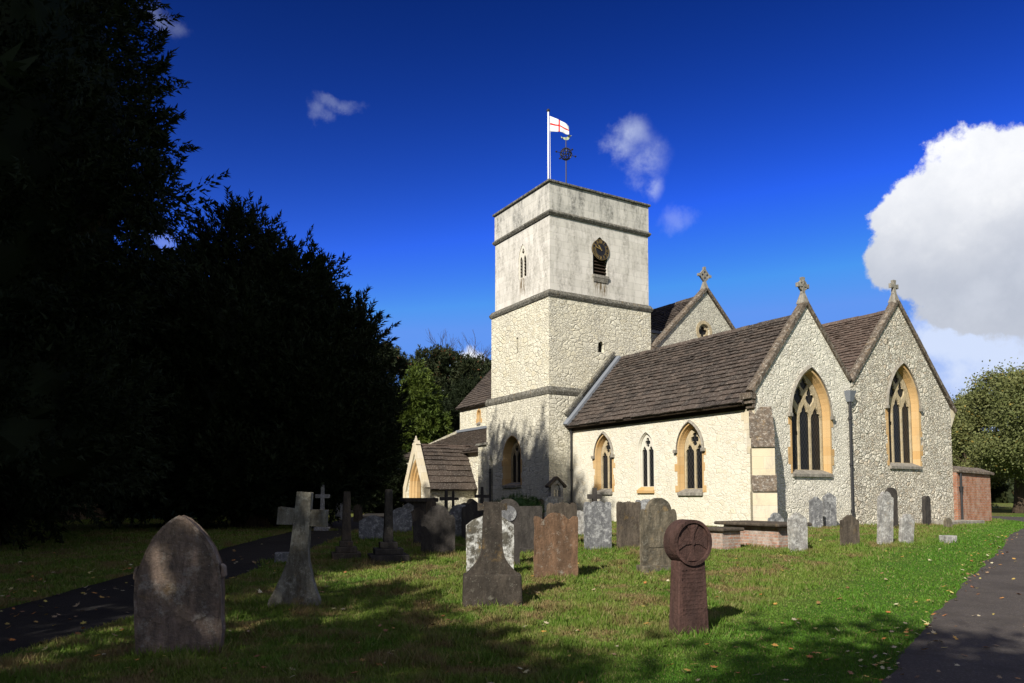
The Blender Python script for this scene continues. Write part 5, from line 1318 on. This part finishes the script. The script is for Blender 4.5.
skyc = t.comb(chan(sc_[0], .09, .042, 1.8, 1.3), chan(sc_[1], .816, .314, 2.55, 3.3), chan(sc_[2], 3.19, 2.45, 3.0, 9.3))
tc = t.n.new('ShaderNodeTexCoord'); gdir = tc.outputs['Generated']
def pdir(px, py):
    up = CY-py; v = Vector((px-CX, F*CT-up*ST, F*ST+up*CT)); return v.normalized()
def cloudfield(blobs, amp, sc, det=7):
    nz = t.noise(sc, gdir, det, .6, col=True)
    dn = t.vmath('ADD', gdir, t.vmath('SCALE', t.vmath('SUBTRACT', nz, (.5,.5,.5)), sc=amp))
    best = None
    for (px, py, rx, ry) in blobs:
        c_ = pdir(px, py); k = 1/754
        sub = t.vmath('SUBTRACT', dn, tuple(c_)); mul = t.vmath('MULTIPLY', sub, (1/(rx*k), 1/(rx*k), 1/(ry*k)))
        v = t.math('SUBTRACT', 1.0, t.vmath('LENGTH', mul))
        if best is None: best = v
        else: best = t.math('SMOOTH_MAX', best, v, .35)
    return best
fine = t.noise(22, gdir, 8, .65)
big = cloudfield([(925,210,42,42),(965,200,48,55),(1010,240,75,68),(935,255,62,46),(1085,255,85,90),(900,225,30,28),(900,265,36,30),(1000,300,70,34),(1045,185,34,28)], .10, 9)
ab = t.mapr(t.math('ADD', big, t.math('MULTIPLY', t.math('SUBTRACT', fine, .5), .75)), .03, .2, 0, 1, True)
wis = cloudfield([(985,350,75,50),(935,345,50,30),(1040,380,110,75)], .12, 9)
aw = t.mapr(t.math('ADD', wis, t.math('MULTIPLY', t.math('SUBTRACT', fine, .5), 1.0)), -.2, .7, 0, .85, True)
sm = cloudfield([(628,135,26,24),(642,158,30,26),(616,150,20,18),(650,182,16,20)], .07, 11)
asml = t.mapr(t.math('ADD', sm, t.math('MULTIPLY', t.math('SUBTRACT', fine, .5), 1.3)), 0, 1.25, 0, .6, True)
fa = cloudfield([(340,107,26,9),(322,118,16,12),(680,222,22,14),(160,18,26,14),(165,240,24,20)], .07, 14)
af = t.mapr(t.math('ADD', fa, t.math('MULTIPLY', t.math('SUBTRACT', fine, .5), 1.2)), .05, 1.0, 0, .19, True)
lo_ = cloudfield([(468,372,26,26),(455,395,30,22)], .06, 14)
al = t.mapr(t.math('ADD', lo_, t.math('MULTIPLY', t.math('SUBTRACT', fine, .5), .6)), .0, .35, 0, 1, True)
sz = t.sep(gdir)[2]
nzb = t.noise(7, gdir, 6, .6)
shade = t.mapr(t.math('ADD', sz, t.math('MULTIPLY', t.math('SUBTRACT', nzb, .5), .12)), .24, .37, 0, 1, True)
CL = 11.0
cbig = t.mix(shade, (.50*CL,.54*CL,.63*CL), (.96*CL,.97*CL,1.0*CL))
bil = t.math('SUBTRACT', t.noise(9, gdir, 6, .6), t.noise(9, t.vmath('ADD', gdir, (-.035,-.01,.04)), 6, .6))
cbig = t.mix(t.mapr(bil, -.02, -.2, 0, .35), cbig, (.66*CL,.70*CL,.79*CL)); cbig = t.mix(t.math('MULTIPLY', t.mapr(bil, .02, .2, 0, .6), shade), cbig, (1.05*CL,1.05*CL,1.05*CL))
cbig = t.mix(t.mapr(t.noise(11, gdir, 8, .65), .42, .62, 0, .22), cbig, (.7*CL,.73*CL,.8*CL))
col = t.mix(t.math('MAXIMUM', af, aw), skyc, (.72*CL,.80*CL,.96*CL))
col = t.mix(asml, col, (.7*CL,.78*CL,.95*CL))
col = t.mix(al, col, (.85*CL,.88*CL,.95*CL))
col = t.mix(ab, col, cbig)
# unseen broken cloud, added behind and beside the viewer for neutral fill
gs = t.sep(gdir); bk_ = t.mapr(gs[1], .35, .05, 0, 1, True)
bn = t.mapr(t.noise(2.6, gdir, 7, .6), .40, .54, 0, 1, True)
col = t.mix(t.math('MULTIPLY', bk_, bn), col, (5.0,5.0,5.0))
t.link(col, bg.inputs[0]); bg.inputs[1].default_value = .066

sc = bpy.context.scene
sc.view_settings.view_transform = 'Standard'; sc.view_settings.look = 'None'; sc.view_settings.gamma = 1; sc.view_settings.exposure = .52
sc.cycles.use_denoising = True; sc.cycles.max_bounces = 6; sc.cycles.diffuse_bounces = 3; sc.cycles.caustics_reflective = False; sc.cycles.caustics_refractive = False
